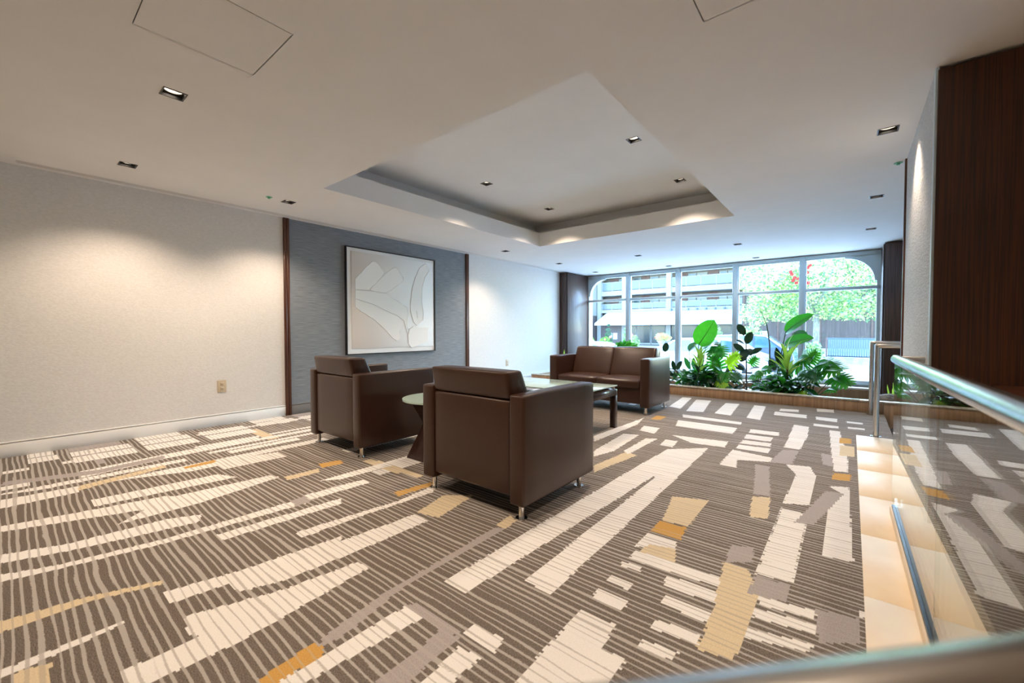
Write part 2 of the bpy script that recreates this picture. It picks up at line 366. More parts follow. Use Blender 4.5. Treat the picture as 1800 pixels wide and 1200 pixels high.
# -------- floor: one carpet, its woven pattern laid out in polygons
def build_floor():
    x0, x1, y0, y1, c = -5.5, 0.335, -1.2, 7.05, 0.01
    nx, ny = int(round((x1 - x0) / c)), int(round((y1 - y0) / c))
    G = np.zeros((ny, nx), np.uint8)
    gx = x0 + (np.arange(nx) + 0.5) * c; gy = y0 + (np.arange(ny) + 0.5) * c
    rng = np.random.RandomState(5)
    def fill(poly, k):
        P = [(p[0], p[1]) for p in poly]
        bx0, bx1 = min(p[0] for p in P), max(p[0] for p in P); by0, by1 = min(p[1] for p in P), max(p[1] for p in P)
        i0, i1 = max(0, int((bx0 - x0) / c)), min(nx, int((bx1 - x0) / c) + 2)
        j0, j1 = max(0, int((by0 - y0) / c)), min(ny, int((by1 - y0) / c) + 2)
        if i1 <= i0 or j1 <= j0: return
        X, Y = np.meshgrid(gx[i0:i1], gy[j0:j1])
        X = X + (rng.rand(j1 - j0, 1) - 0.5) * 0.006      # tufted rows end unevenly
        ins = np.zeros(X.shape, bool)
        for a in range(len(P)):
            (ax, ay), (bx, by) = P[a], P[(a + 1) % len(P)]
            if ay == by: continue
            cond = ((ay > Y) != (by > Y)) & (X < (bx - ax) * (Y - ay) / (by - ay) + ax)
            ins ^= cond
        G[j0:j1, i0:i1][ins] = k
    def rect(a, b, p, q, k): fill([(a, p), (b, p), (b, q), (a, q)], k)
    C, SA, O, LI = 1, 2, 3, 4
    # where furniture hides the floor or it runs out of sight the weave goes on in the same manner
    rr = random.Random(11)
    for _ in range(60):
        a = rr.uniform(-5.4, -2.2); p = rr.uniform(-1.2, 6.6)
        if rr.random() < 0.7: rect(a, a + rr.uniform(.06, .13), p, p + rr.uniform(.5, 1.8), C)
        else: rect(a, a + rr.uniform(.3, .6), p, p + rr.uniform(.05, .12), rr.choice((C, LI, SA)))
    # blocks beside the left wall
    p = -1.2
    while p < 7:
        w = rr.uniform(.14, .42); k = rr.choice((C, C, 0, LI, C))
        rect(-5.5, -5.3, p, p + w * .9, rr.choice((0, C, LI))); rect(-5.28, -5.08, p, p + w, k); rect(-5.05, -4.82, p, p + w, rr.choice((C, C, 0)))
        p += w + rr.uniform(.0, .14)
    px = [
     (C, [(142,840),(290,806),(458,773),(454,767),(290,798),(142,828)]), (LI, [(8,846),(175,825),(290,800),(288,806),(167,833),(0,854)]),
     (SA, [(138,862),(292,821),(288,817),(138,854)]), (O, [(321,821),(377,808),(381,812),(325,824)]), (C, [(375,812),(488,794),(504,802),(392,825)]),
     (C, [(0,879),(138,854),(138,865),(0,894)]), (C, [(158,879),(383,833),(417,838),(167,890)]), (C, [(0,925),(138,900),(292,871),(379,875),(250,896),(0,935)]),
     (C, [(208,921),(354,883),(492,838),(475,835),(292,875)]), (C, [(0,975),(125,954),(292,912),(354,904),(350,917),(167,958),(125,967),(0,990)]),
     (C, [(0,1010),(104,992),(292,946),(533,875),(542,883),(292,954),(104,1000),(0,1023)]), (C, [(379,940),(600,875),(600,885),(388,950)]),
     (SA, [(0,1092),(146,1050),(288,1019),(283,1027),(167,1054),(0,1112)]), (C, [(288,1040),(417,1004),(600,942),(600,958),(417,1021),(300,1060)]),
     (C, [(0,1179),(217,1090),(217,1096),(0,1194)]), (C, [(325,1083),(500,1035),(630,987),(650,997),(500,1080),(380,1120),(330,1115)]),
     (C, [(208,1183),(417,1088),(560,1020),(600,1025),(417,1130),(233,1215)]), (SA, [(30,1180),(90,1165),(85,1230),(10,1230)]),
     (C, [(560,965),(730,903),(753,915),(640,963),(500,1020),(420,1040),(400,1022)]), (SA, [(780,870),(833,870),(770,910),(733,900)]),
     (O, [(693,865),(757,847),(760,853),(700,872)]), (C, [(520,935),(700,880),(770,850),(760,865),(640,905),(530,945)]),
     (LI, [(510,880),(600,850),(606,858),(520,890)]), (C, [(535,870),(640,842),(650,848),(545,878)]), (O, [(560,815),(598,808),(604,814),(566,822)]),
     (C, [(560,845),(720,800),(735,806),(600,842)]), (SA, [(500,838),(560,823),(562,829),(506,844)]),
     (C, [(713,1065),(748,1083),(567,1183),(480,1235),(430,1230),(567,1153)]), (LI, [(773,1110),(812,1120),(740,1177),(710,1210),(660,1200)]),
     (LI, [(713,1063),(733,1060),(813,1110),(787,1120)]), (LI, [(870,927),(890,928),(707,1033),(600,1120),(560,1137),(567,1120),(667,1047)]),
     (SA, [(897,905),(908,915),(887,930),(873,922)]), (O, [(550,1130),(570,1137),(567,1152),(470,1210),(452,1195)]),
     (C, [(833,1095),(885,1123),(870,1147),(815,1112)]), (C, [(807,1135),(845,1155),(783,1210),(735,1205)]),
     (C, [(1020,1072),(1083,1098),(1060,1140),(1100,1160),(1040,1235),(870,1235)]), (C, [(780,1022),(817,1043),(1150,836),(1120,819)]),
     (C, [(922,1020),(967,1045),(1164,864),(1152,838)]), (C, [(1120,819),(1150,836),(1164,864),(1246,787),(1174,789)]),
     (SA, [(1182,872),(1246,879),(1210,926),(1164,914)]), (O, [(1160,915),(1207,927),(1196,949),(1144,933)]), (C, [(1138,936),(1190,952),(1187,968),(1116,960)]),
     (SA, [(1140,956),(1187,964),(1187,1000),(1110,978)]), (C, [(1116,966),(1276,1018),(1272,1034),(1106,982)]), (C, [(1172,1010),(1268,1042),(1256,1060),(1166,1028)]),
     (C, [(1170,1046),(1256,1080),(1238,1094),(1160,1058)]), (C, [(1156,1088),(1232,1116),(1226,1132),(1140,1102)]), (C, [(1132,1124),(1192,1146),(1180,1160),(1120,1138)]),
     (SA, [(1272,988),(1316,1000),(1334,1052),(1304,1132),(1288,1160),(1224,1140),(1256,1064)]), (LI, [(1284,958),(1326,962),(1322,988),(1276,988)]),
     (C, [(1382,816),(1424,820),(1434,836),(1424,888),(1376,884),(1400,834)]), (C, [(1374,892),(1420,904),(1394,1024),(1328,1008)]),
     (C, [(1456,854),(1492,856),(1500,988),(1444,976),(1456,896),(1480,868)]), (LI, [(1452,862),(1484,868),(1430,922),(1396,918)]), (O, [(1466,831),(1496,834),(1495,846),(1462,842)]),
     (LI, [(1328,1012),(1388,1028),(1384,1058),(1312,1042)]), (C, [(1336,1048),(1436,1074),(1432,1088),(1332,1062)]), (C, [(1328,1068),(1434,1098),(1432,1114),(1322,1084)]),
     (C, [(1316,1104),(1432,1132),(1420,1146),(1308,1120)]), (LI, [(1434,1070),(1512,1088),(1516,1130),(1436,1130)]), (C, [(1508,1074),(1524,1076),(1526,1088),(1510,1084)]),
     (LI, [(1328,816),(1352,820),(1354,872),(1324,868)]), (SA, [(1322,872),(1354,874),(1350,912),(1318,908)]),
     (C, [(1288,790),(1356,804),(1360,812),(1296,808),(1294,822),(1264,816)]), (C, [(1396,746),(1422,750),(1420,766),(1406,790),(1378,786)]),
     (LI, [(1376,790),(1404,792),(1392,816),(1352,812)]), (C, [(1458,756),(1476,758),(1490,800),(1490,830),(1466,828),(1462,800)]), (LI, [(1444,796),(1462,800),(1466,820),(1446,816)]),
     (O, [(1476,769),(1496,771),(1496,780),(1476,779)]), (SA, [(1476,782),(1502,785),(1502,803),(1476,800)]),
     (C, [(1320,754),(1370,760),(1368,766),(1316,760)]), (C, [(1312,763),(1360,769),(1354,776),(1308,770)]), (C, [(1298,781),(1354,788),(1350,796),(1294,788)]),
     (C, [(1306,773),(1356,779),(1354,785),(1300,779)]), (C, [(1200,728),(1304,742),(1302,746),(1200,733)]), (C, [(1192,738),(1296,752),(1288,762),(1188,748)]),
     (C, [(1132,748),(1160,752),(1150,762),(1124,756)]), (C, [(1180,764),(1280,776),(1274,786),(1216,778)]), (C, [(1170,772),(1192,775),(1182,786),(1160,782)]),
     (C, [(1224,702),(1250,704),(1236,724),(1206,722)]), (C, [(1276,708),(1300,710),(1284,730),(1256,726)]), (C, [(1326,712),(1346,714),(1336,738),(1312,734)]), (C, [(1200,698),(1216,699),(1196,718),(1176,714)]),
     (C, [(1372,718),(1404,720),(1404,724),(1370,722)]), (C, [(1362,723),(1418,729),(1418,735),(1360,729)]), (C, [(1436,718),(1466,720),(1466,725),(1436,723)]), (C, [(1434,732),(1472,736),(1472,742),(1434,737)]),
     (C, [(1490,750),(1520,753),(1520,756),(1490,753)]), (C, [(1488,740),(1516,743),(1516,746),(1488,743)]), (C, [(1430,744),(1474,749),(1474,753),(1430,748)]),
     (C, [(1044,766),(1132,734),(1120,746),(1044,776)]), (C, [(1044,792),(1096,762),(1124,764),(1080,792),(1044,802)]), (SA, [(1044,818),(1100,794),(1120,800),(1044,830)]),
     (C, [(1136,770),(1156,771),(1104,798),(1096,792)]), (O, [(1154,730),(1172,732),(1160,738),(1144,736)]), (C, [(1094,986),(1130,996),(1124,1004),(1090,994)]),
     (C, [(1076,1010),(1112,1024),(1106,1038),(1066,1020)]), (C, [(1052,1034),(1104,1056),(1094,1074),(1042,1050)]),
    ]
    # the transcribed part of the weave replaces the filler around it
    for poly in ([(0,870),(560,800),(745,860),(900,905),(1044,830),(1044,760),(1170,715),(1230,696),(1530,726),(1530,760),(1560,1190),(1560,1235),(-60,1235),(-60,880)],
                 [(1390,755),(1496,764),(1496,770)]):
        fill([onz(*p) for p in poly], 0)
    for k, poly in px: fill([onz(*p) for p in poly], k)
    # runs of equal yarn become one quad each
    V, F, I = [], [], []
    for j in range(ny):
        row = G[j]; cut = np.flatnonzero(np.diff(row)) + 1
        st = np.concatenate(([0], cut)); en = np.concatenate((cut, [nx]))
        for a, b in zip(st, en):
            n = len(V); ya, yb = y0 + j * c, y0 + (j + 1) * c
            V += [(x0 + a * c, ya, 0), (x0 + b * c, ya, 0), (x0 + b * c, yb, 0), (x0 + a * c, yb, 0)]
            F.append((n, n + 1, n + 2, n + 3)); I.append(int(row[a]))
    o = mesh_obj('floor', V, F, None, mats=['carpet_taupe', 'carpet_cream', 'carpet_sand', 'carpet_orange', 'carpet_lilac'], idx=I)
    tag(o, 'taupe carpet woven with cream bars and thin grey stripes', kind='structure')
    sl = boxes('floor_slab', [(-5.7, 0.30, -3.2, 7.0, -0.62, -0.012), (0.29, 0.33, 5.43, 7.0, -0.5, -0.004)], 'slate_tile', o)
    box('entrance_bounce_floor', -5.5, 0.33, -3.2, -1.2, -0.012, 0.0, 'travertine', o)  # unseen pale floor added to bounce lamp light onto the ceiling
    return o
floor = build_floor()

# stone border along the railing: separate slabs with open joints
border = empty('trim_1', (0.2, 3.0, 0)); tag(border, 'polished cream stone border along the glass railing', kind='structure')
ys = [-1.2, -0.45, 0.2, 0.85, 1.5, 2.15, 2.8, 3.45, 4.1, 4.75, 5.43]
for a, b in zip(ys[:-1], ys[1:]):
    box('tile', 0.056, 0.36, a + 0.001, b - 0.001, -0.03, 0.004, 'travertine', border, r=0.0012, seg=1)

# lower landing, its steps
low = box('floor_lower', 0.30, 3.2, 3.2, 9.6, -0.62, -0.5, 'slate_tile'); tag(low, 'dark slate floor at the foot of the steps', kind='structure')
land = box('floor_landing', 0.30, 3.2, -3.2, 3.2, -0.62, -0.5, 'travertine'); tag(land, 'lower landing floor made pale to bounce light up to the ceiling', kind='structure')  # stone chosen pale so the landing throws light up at the ceiling
steps = empty('stairs', (0.6, 6.0, -0.5)); tag(steps, 'dark slate steps going down between the steel handrails', kind='structure')
box('step', 0.33, 0.64, 5.45, 7.02, -0.5, -0.17, 'slate_tile', steps, 0.006)
box('step', 0.64, 0.95, 5.45, 7.02, -0.5, -0.34, 'slate_tile', steps, 0.006)

# -------- ceiling with openings
FIX = [  # x, y of the square downlights in the lower ceiling
 (-3.14, .672), (-4.765, .70), (-4.78, 2.004), (-4.755, 5.65), (-4.772, 7.42), (-4.79, 9.05), (-3.12, 7.58), (-3.10, 9.2), (-1.455, 7.62), (-1.45, 9.25), (.193, 7.65), (.187, 5.85), (.18, 3.97)]
FIX_BACK = [(-1.46, .68), (.10, .9), (1.9, 2.3)]
CX0, CX1, CY0, CY1 = -4.06, -1.13, 2.035, 5.71
ZU = 2.89
FIX_UP = [(-1.645, 3.87), (-3.545, 3.85), (-1.645, 5.26), (-3.545, 5.235)]
H2 = 0.0575
def sheet(name, x0, x1, y0, y1, z, holes, m, parent=None):
    xs = sorted({x0, x1, *[v for h in holes for v in h[:2]]}); ys = sorted({y0, y1, *[v for h in holes for v in h[2:]]})
    V = [(x, y, z) for y in ys for x in xs]; F = []
    for j in range(len(ys) - 1):
        for i in range(len(xs) - 1):
            cx, cy = (xs[i] + xs[i + 1]) / 2, (ys[j] + ys[j + 1]) / 2
            if any(h[0] < cx < h[1] and h[2] < cy < h[3] for h in holes): continue
            n = j * len(xs) + i
            F.append((n, n + len(xs), n + len(xs) + 1, n + 1))
    return mesh_obj(name, V, F, m, parent)
PAN = (-2.57, -2.08, .408, .90); PAN2 = (-.54, -.05, 1.555, 2.05)
g = 0.004
holes = [(x - H2, x + H2, y - H2, y + H2) for x, y in FIX + FIX_BACK] + [(CX0, CX1, CY0, CY1)]
holes += [(p[0] - g, p[1] + g, p[2] - g, p[3] + g) for p in (PAN, PAN2)]
SLOT = (-5.412, -5.338, .10, 8.2)
holes += [SLOT]
ceil = sheet('ceiling', -5.7, 3.3, -3.3, 9.8, HC, holes, 'ceiling_paint'); tag(ceil, 'plain painted ceiling with a raised rectangular coffer', kind='structure')
box('roof', -5.8, 3.4, -3.4, 9.9, 3.0, 3.2, 'ceiling_paint', ceil)  # unseen slab added over the ceiling to keep the sun out
R = 0.28
boxes('coffer_fascia', [(CX0 - .03, CX0, CY0 - .03, CY1 + .03, HC + .0006, 2.69), (CX1, CX1 + .03, CY0 - .03, CY1 + .03, HC + .0006, 2.69),
      (CX0, CX1, CY0 - .03, CY0, HC + .0006, 2.69), (CX0, CX1, CY1, CY1 + .03, HC + .0006, 2.69)], 'ceiling_paint', ceil)
boxes('cove_ledge', [(CX0 - R, CX0 - .03, CY0 - R, CY1 + R, 2.56, 2.58), (CX1 + .03, CX1 + R, CY0 - R, CY1 + R, 2.56, 2.58),
      (CX0 - .03, CX1 + .03, CY0 - R, CY0 - .03, 2.56, 2.58), (CX0 - .03, CX1 + .03, CY1 + .03, CY1 + R, 2.56, 2.58)], 'ceiling_paint', ceil)
boxes('cove_wall', [(CX0 - R - .02, CX0 - R, CY0 - R, CY1 + R, 2.55, ZU + .01), (CX1 + R, CX1 + R + .02, CY0 - R, CY1 + R, 2.55, ZU + .01),
      (CX0 - R, CX1 + R, CY0 - R - .02, CY0 - R, 2.55, ZU + .01), (CX0 - R, CX1 + R, CY1 + R, CY1 + R + .02, 2.55, ZU + .01)], 'ceiling_paint', ceil)
sheet('coffer_ceiling', CX0 - R, CX1 + R, CY0 - R, CY1 + R, ZU, [(x - H2, x + H2, y - H2, y + H2) for x, y in FIX_UP], 'ceiling_paint', ceil)

for p, lab in ((PAN, 'square flush access panel with thin dark joints near the wall downlights'), (PAN2, 'square flush access panel in the ceiling above the stone border')):
    o = empty('access_panel', ((p[0] + p[1]) / 2, (p[2] + p[3]) / 2, HC)); tag(o, lab, 'access panel', 'ceiling access panels')
    box('panel', p[0], p[1], p[2], p[3], HC, HC + .012, 'ceiling_paint', o)
    boxes('joint', [(p[0] - g, p[0], p[2] - g, p[3] + g, HC + .018, HC + .02), (p[1], p[1] + g, p[2] - g, p[3] + g, HC + .018, HC + .02),
                    (p[0], p[1], p[2] - g, p[2], HC + .018, HC + .02), (p[0], p[1], p[3], p[3] + g, HC + .018, HC + .02)], 'ceiling_paint', o)
o = empty('slot_diffuser', (SLOT[0], 4, HC)); tag(o, 'long white slot air diffuser in the ceiling beside the left wall', 'air diffuser')
a, b = SLOT[0], SLOT[1]
for x, w_ in ((a, .014), (a + .026, .022), (b - .014, .014)):
    box('blade', x, x + w_, SLOT[2], SLOT[3], HC - .002, HC + .02, 'white_paint', o)
box('blade', a, b, SLOT[2], SLOT[2] + .01, HC - .001, HC + .02, 'white_paint', o)
box('plenum', a - .02, b + .02, SLOT[2] - .02, SLOT[3] + .02, HC + .08, HC + .10, 'white_paint', o)

# -------- recessed downlights
def downlight(x, y, z, label, group, power=1.0, size=70, blend=0.7, end=''):
    o = empty('downlight' + end, (x, y, z)); tag(o, label, 'downlight', group)
    bm = bmesh.new(); h = H2; t = .007
    for b in ((-h, h, -h, -h + t), (-h, h, h - t, h), (-h, -h + t, -h + t, h - t), (h - t, h, -h + t, h - t)):
        add_box(bm, x + b[0], x + b[1], y + b[2], y + b[3], z - .003, z + .012)
    bm_obj('frame', bm, 'black_metal', o)
    bm = bmesh.new()
    for b in ((-h, h, -h, -h + .003), (-h, h, h - .003, h), (-h, -h + .003, -h, h), (h - .003, h, -h, h)):
        add_box(bm, x + b[0], x + b[1], y + b[2], y + b[3], z + .012, z + .075)
    add_box(bm, x - h, x + h, y - h, y + h, z + .075, z + .08)
    bm_obj('housing', bm, 'matte_black', o)
    # black baffle with a round opening, bright reflector above
    n = 24; r0 = .044; V, F = [], []
    for i in range(n):
        ang = 2 * math.pi * i / n; ca, sa = math.cos(ang), math.sin(ang)
        k = (h - .004) / max(abs(ca), abs(sa))
        V += [(x + ca * k, y + sa * k, z + .016), (x + ca * r0, y + sa * r0, z + .022)]
    F = [(2 * i, 2 * i + 1, (2 * i + 3) % (2 * n), (2 * i + 2) % (2 * n)) for i in range(n)]
    mesh_obj('baffle', V, F, 'matte_black', o)
    V = []
    for i in range(n):
        ang = 2 * math.pi * i / n; ca, sa = math.cos(ang), math.sin(ang)
        V += [(x + ca * r0, y + sa * r0, z + .022), (x + ca * .03, y + sa * .03, z + .07)]
    mesh_obj('reflector', V, F, 'reflector', o, smooth=True)
    cyl('lamp', (x, y), .029, z + .064, z + .07, 'lamp_glow', o, 20)
    ld = bpy.data.lights.new('lamp_light' + end, 'SPOT'); ld.energy = LAMP_W * power; ld.color = LAMP_C
    ld.spot_size = math.radians(size * 2); ld.spot_blend = blend; ld.shadow_soft_size = .03
    lo = bpy.data.objects.new('lamp_light' + end, ld); COL.objects.link(lo); lo.parent = o; lo.location = (0, 0, -.012)
    return o
LBL = {0: ('square black recessed downlight nearest the flush access panel', None), 1: ('square recessed downlight over the pale wall, nearest the start of the slot diffuser', None),
       2: ('square recessed downlight beside the green ceiling cap near the artwork wall', None), 3: ('square recessed downlight where the grey wall panel ends', None),
       10: ('square recessed downlight above the far stair handrail and planter end', None), 11: ('square recessed downlight above the steel stair handrails', None), 12: ('square recessed downlight grazing the embossed wall beside the wood panel', None)}
for i, (x, y) in enumerate(FIX):
    if i in LBL: lab, gr = LBL[i]
    else:
        where = {4: 'over the pale wall in front of the left pilaster', 5: 'above the window bay next to the left pilaster', 6: 'above the planter, behind the sofa', 7: 'right above the second window upright',
                 8: 'above the planter and its tall rubber plant', 9: 'right above the window, between third and fourth uprights'}[i]
        lab, gr = 'square recessed downlight ' + where, 'downlights by the window'
    pw = {1: 1.0, 2: 1.0, 3: .9, 12: .55, 11: .4, 10: .15}.get(i, 1.0 if y < 7 else .13)
    downlight(x, y, HC, lab, gr, pw, 62 if i != 12 else 50, .75)
for x, y in FIX_UP:
    lab = 'square recessed downlight in the coffer, %s side, %s' % ('railing' if x > -2.5 else 'artwork', 'window end' if y > 5 else ('entrance end' if y < 3 else 'middle of its row'))
    downlight(x, y, ZU, lab, 'downlights in the coffer', 1.12, 58, .7)
BACK_L = ['between the two flush access panels', 'above the turn of the glass railing', 'over the landing in front of the wood face']
for (x, y), l_ in zip(FIX_BACK, BACK_L): downlight(x, y, HC, 'square recessed downlight ' + l_, 'downlights over the entrance end', 1.0, 62, .75, '_offscreen')
for x, y, lab in ((.286, 4.79, 'small green ceiling cap beside the embossed wall corner'), (-4.757, 1.80, 'small green ceiling cap near the artwork wall downlight')):
    o = empty('sprinkler_cap', (x, y, HC)); tag(o, lab, 'sprinkler cap', 'green ceiling caps')
    cyl('plate', (x, y), .03, HC - .004, HC + .001, 'green_cap', o, 16); cyl('bulb', (x, y), .012, HC - .018, HC - .003, 'green_cap', o, 12)

# -------- walls
wl = box('wall_left', -5.75, XL, -3.3, 9.8, -.6, 3.1, 'white_paint'); tag(wl, 'left wall of pale paper with a blue grey cloth panel', kind='structure')
Y1, Y2 = 2.262, 5.42
box('wallpaper', XL, XL + .012, -3.2, Y1 - .035, .126, HC, 'wallpaper', wl)
box('wallpaper', XL, XL + .012, Y2 + .035, 8.56, .126, HC, 'wallpaper', wl)
box('cloth_panel', XL, XL + .010, Y1 + .035, Y2 - .035, .126, HC, 'grasscloth', wl)
bl = empty('baseboard_left', (XL, 3, 0)); tag(bl, 'low baseboard of the left wall with a shadow groove on top', kind='structure')
for y0, y1, m in ((-3.2, Y1 - .035, 'white_paint'), (Y2 + .035, 8.56, 'white_paint'), (Y1 + .035, Y2 - .035, 'grey_paint')):
    box('board', XL, XL + .026, y0, y1, -.01, .114, m, bl, .002, 1)
    box('groove', XL, XL + .004, y0, y1, .114, .119, m, bl)
    box('cap_bead', XL, XL + .026, y0, y1, .119, .132, m, bl, .003, 1)
for y, lab, n in ((Y1, 'dark wood upright between pale wall and grey panel, behind the left armchair', 2), (Y2, 'dark wood upright at the window end of the grey wall panel', 3)):
    o = empty('trim_%d' % n, (XL, y, 0)); tag(o, lab, kind='structure')
    box('strip', XL, XL + .034, y - .034, y - .002, -.01, HC, 'trim_wood', o, .002, 1)
    box('strip', XL, XL + .012, y - .002, y + .002, 0, HC, 'trim_wood', o)
    box('strip', XL, XL + .034, y + .002, y + .034, -.01, HC, 'trim_wood', o, .002, 1)

# pilasters either side of the window
pl = empty('trim_4', (-5.4, 9.0, 0)); tag(pl, 'brown wood pilaster between left wall and window', kind='structure')
box('core', XL, -5.30, 8.575, YW, -.3, HC - .012, 'black_metal', pl)
box('front_panel', XL + .012, -5.305, 8.555, 8.575, -.3, HC - .02, 'pilaster_wood', pl, .002, 1)
box('side_panel', -5.30, -5.282, 8.585, YW - .02, -.3, HC - .02, 'pilaster_wood', pl, .002, 1)
pr = empty('trim_5', (.7, 9.2, 0)); tag(pr, 'dark wood pilaster at the stair side of the window', kind='structure')
box('core', .40, 3.2, 8.92, YW, -.6, HC - .012, 'black_metal', pr)
box('side_panel', .383, .40, 8.93, YW - .02, -.6, HC - .03, 'pilaster_wood', pr, .002, 1)
for i in range(3):
    box('front_panel', .405 + i * .9, .405 + i * .9 + .895, 8.90, 8.92, -.6, HC - .02, 'pilaster_wood', pr, .002, 1)

# right wall block: embossed paper side, wood face towards the entrance
wr = box('wall_right', XR + .012, 3.2, 3.25, 4.75, -.6, HC, 'white_paint'); tag(wr, 'wall block with embossed grey paper and a big brown wood face', kind='structure')
box('embossed_paper', XR, XR + .012, 3.24, 4.70, -.5, HC, 'embossed_paper', wr)
box('corner_bead', XR - .004, XR + .012, 3.195, 3.24, -.5, HC, 'window_frame', wr, .002, 1)
for i in range(3):
    box('wood_panel', XR + .006 + i * .96, XR + .006 + (i + 1) * .96 - .004, 3.185, 3.21, -.5, HC - .018, 'panel_wood', wr, .002, 1)
box('edge_strip', XR - .012, XR + .012, 4.70, 4.75, -.5, HC - .004, 'trim_wood', wr, .002, 1)
box('edge_strip', XR - .006, 3.2, 4.75, 4.765, -.5, HC - .004, 'white_paint', wr)
ws = box('wall_stair', 3.2, 3.4, -3.3, 9.8, -.6, 3.1, 'white_paint'); tag(ws, 'plain outer wall of the lower landing', kind='structure')
we = box('wall_entrance', -5.8, 3.4, -3.4, -3.2, -.6, 3.1, 'white_paint'); tag(we, 'plain wall at the entrance end', kind='structure')
# low wood-capped wall beside the landing
lw = empty('wall_low', (.9, 2.0, -.5)); tag(lw, 'low wall with a brown wooden cap against the wood face', kind='structure')
box('wall_core', .58, 1.25, -1.0, 3.19, -.5, .755, 'panel_wood', lw)
box('cap', .556, 1.28, -1.0, 3.19, .755, .78, 'trim_wood', lw, .004, 2)

# -------- window wall
WX0, WX1, WZ0, WZ1 = -5.30, .385, .09, 2.452
wb = boxes('wall_back', [(-5.8, 3.4, YW + .02, YW + .25, -.9, WZ0), (-5.8, 3.4, YW + .02, YW + .25, WZ1, 3.1), (-5.8, WX0, YW + .02, YW + .25, WZ0, WZ1), (WX1, 3.4, YW + .02, YW + .25, WZ0, WZ1)], 'white_paint')
tag(wb, 'window wall', kind='structure')
win = empty('window_1', ((WX0 + WX1) / 2, YW, 0)); tag(win, 'wide five-bay window with arched upper corners and pale frames', kind='structure')
mx = [-4.205, -3.03, -1.872, -.733]
fy0, fy1 = YW - .035, YW + .055
for x in mx:
    box('mullion', x - .048, x + .048, fy0, fy1, WZ0, WZ1, 'window_frame', win, .004, 1)
    box('mullion_bead', x + .048, x + .066, fy0 + .03, fy1, WZ0 + .06, 2.37, 'window_frame', win)
edges = [WX0] + mx + [WX1]
for i in range(5):
    a = edges[i] + (.048 if i else 0); b = edges[i + 1] - (.048 if i < 4 else 0)
    box('transom', a, b, fy0 + .004, fy1, 1.786, 1.842, 'window_frame', win, .004, 1)
    box('bottom_rail', a, b, fy0 + .004, fy1, WZ0, .165, 'window_frame', win, .004, 1)
    box('top_rail', a, b, fy0 + .004, fy1, 2.372, WZ1, 'window_frame', win, .004, 1)
    box('pane', a + .004, b - .004, YW + .008, YW + .014, .165, 1.786, 'pane_glass', win)
    box('pane', a + .004, b - .004, YW + .008, YW + .014, 1.842, 2.372, 'pane_glass', win)
for s, xe in ((1, WX0), (-1, WX1)):
    box('side_rail', min(xe, xe + s * .05), max(xe, xe + s * .05), fy0 + .006, fy1, .165, 2.372, 'window_frame', win)
    # rounded corner piece: outer spandrel + inner bent bead
    rad = .44; cx, cz = xe + s * (.05 + rad), 2.372 - rad
    V, F = [], []
    n = 14
    for k in range(n + 1):
        a = math.pi / 2 * k / n
        px_, pz_ = cx - s * rad * math.cos(a), cz + rad * math.sin(a)
        qx, qz = (xe + s * .02, pz_) if a < math.pi / 4 else (px_, 2.40)
        if k == n // 2: qx, qz = xe + s * .02, 2.40
        for y in (fy0 + .02, fy1 - .01): V += [(px_, y, pz_), (qx, y, qz)]
    for k in range(n):
        b = 4 * k
        F += [(b, b + 1, b + 5, b + 4), (b + 2, b + 6, b + 7, b + 3), (b, b + 4, b + 6, b + 2)]
    mesh_obj('corner_spandrel', V, F, 'window_frame', win)
    bm = bmesh.new()
    prev = None
    for k in range(n + 1):
        a = math.pi / 2 * k / n
        ring = []
        for rr_, y in ((rad - .03, fy0), (rad + .015, fy0), (rad + .015, fy1), (rad - .03, fy1)):
            ring.append(bm.verts.new((cx - s * rr_ * math.cos(a), y, cz + rr_ * math.sin(a))))
        if prev:
            for j in range(4): bm.faces.new((prev[j], prev[(j + 1) % 4], ring[(j + 1) % 4], ring[j]))
        prev = ring
    bm_obj('corner_bead', bm, 'window_frame', win)
sill = box('window_sill', -5.28, .383, 9.36, YW - .0, .02, .06, 'white_paint', win, .004, 1)

# -------- planter
pb = empty('planter', (-2.4, 7.5, 0)); tag(pb, 'long low wood-clad planter with stone cap under the window', 'planter')
xp = [-5.2, -4.5, -3.62, -2.98, -2.28, -1.62, -1.12, -.62, -.14, .33]
for a, b in zip(xp[:-1], xp[1:]): box('front_panel', a + .0008, b - .0008, 7.02, 7.045, -.02, .138, 'planter_wood', pb, .001, 1)
for a, b in ((.334, .62), (.62, 1.2), (1.2, 1.8)): box('front_panel', a + .0008, b - .0008, 7.02, 7.045, -.5, .138, 'planter_wood', pb, .001, 1)
box('end_panel', -5.2, -5.175, 7.045, 9.3, -.2, .138, 'planter_wood', pb)
for a, b in zip([-5.205, -3.3, -1.5, .1], [-3.3, -1.5, .1, 1.8]): box('cap', a + .0008, b - .0008, 7.008, 7.12, .138, .158, 'cap_stone', pb, .003, 1)
box('back_panel', -5.2, 1.8, 9.34, 9.36, -.3, .03, 'planter_wood', pb)
soil_bm = bmesh.new()
bmesh.ops.create_grid(soil_bm, x_segments=70, y_segments=24, size=1)
for v in soil_bm.verts:
    v.co = Vector((-1.7 + v.co.x * 3.475, 8.19 + v.co.y * 1.15, -.13 + random.uniform(-.012, .012)))
bm_obj('soil', soil_bm, 'soil', pb)
box('bed', -5.175, 1.8, 7.045, 9.34, -.62, -.16, 'soil', pb)

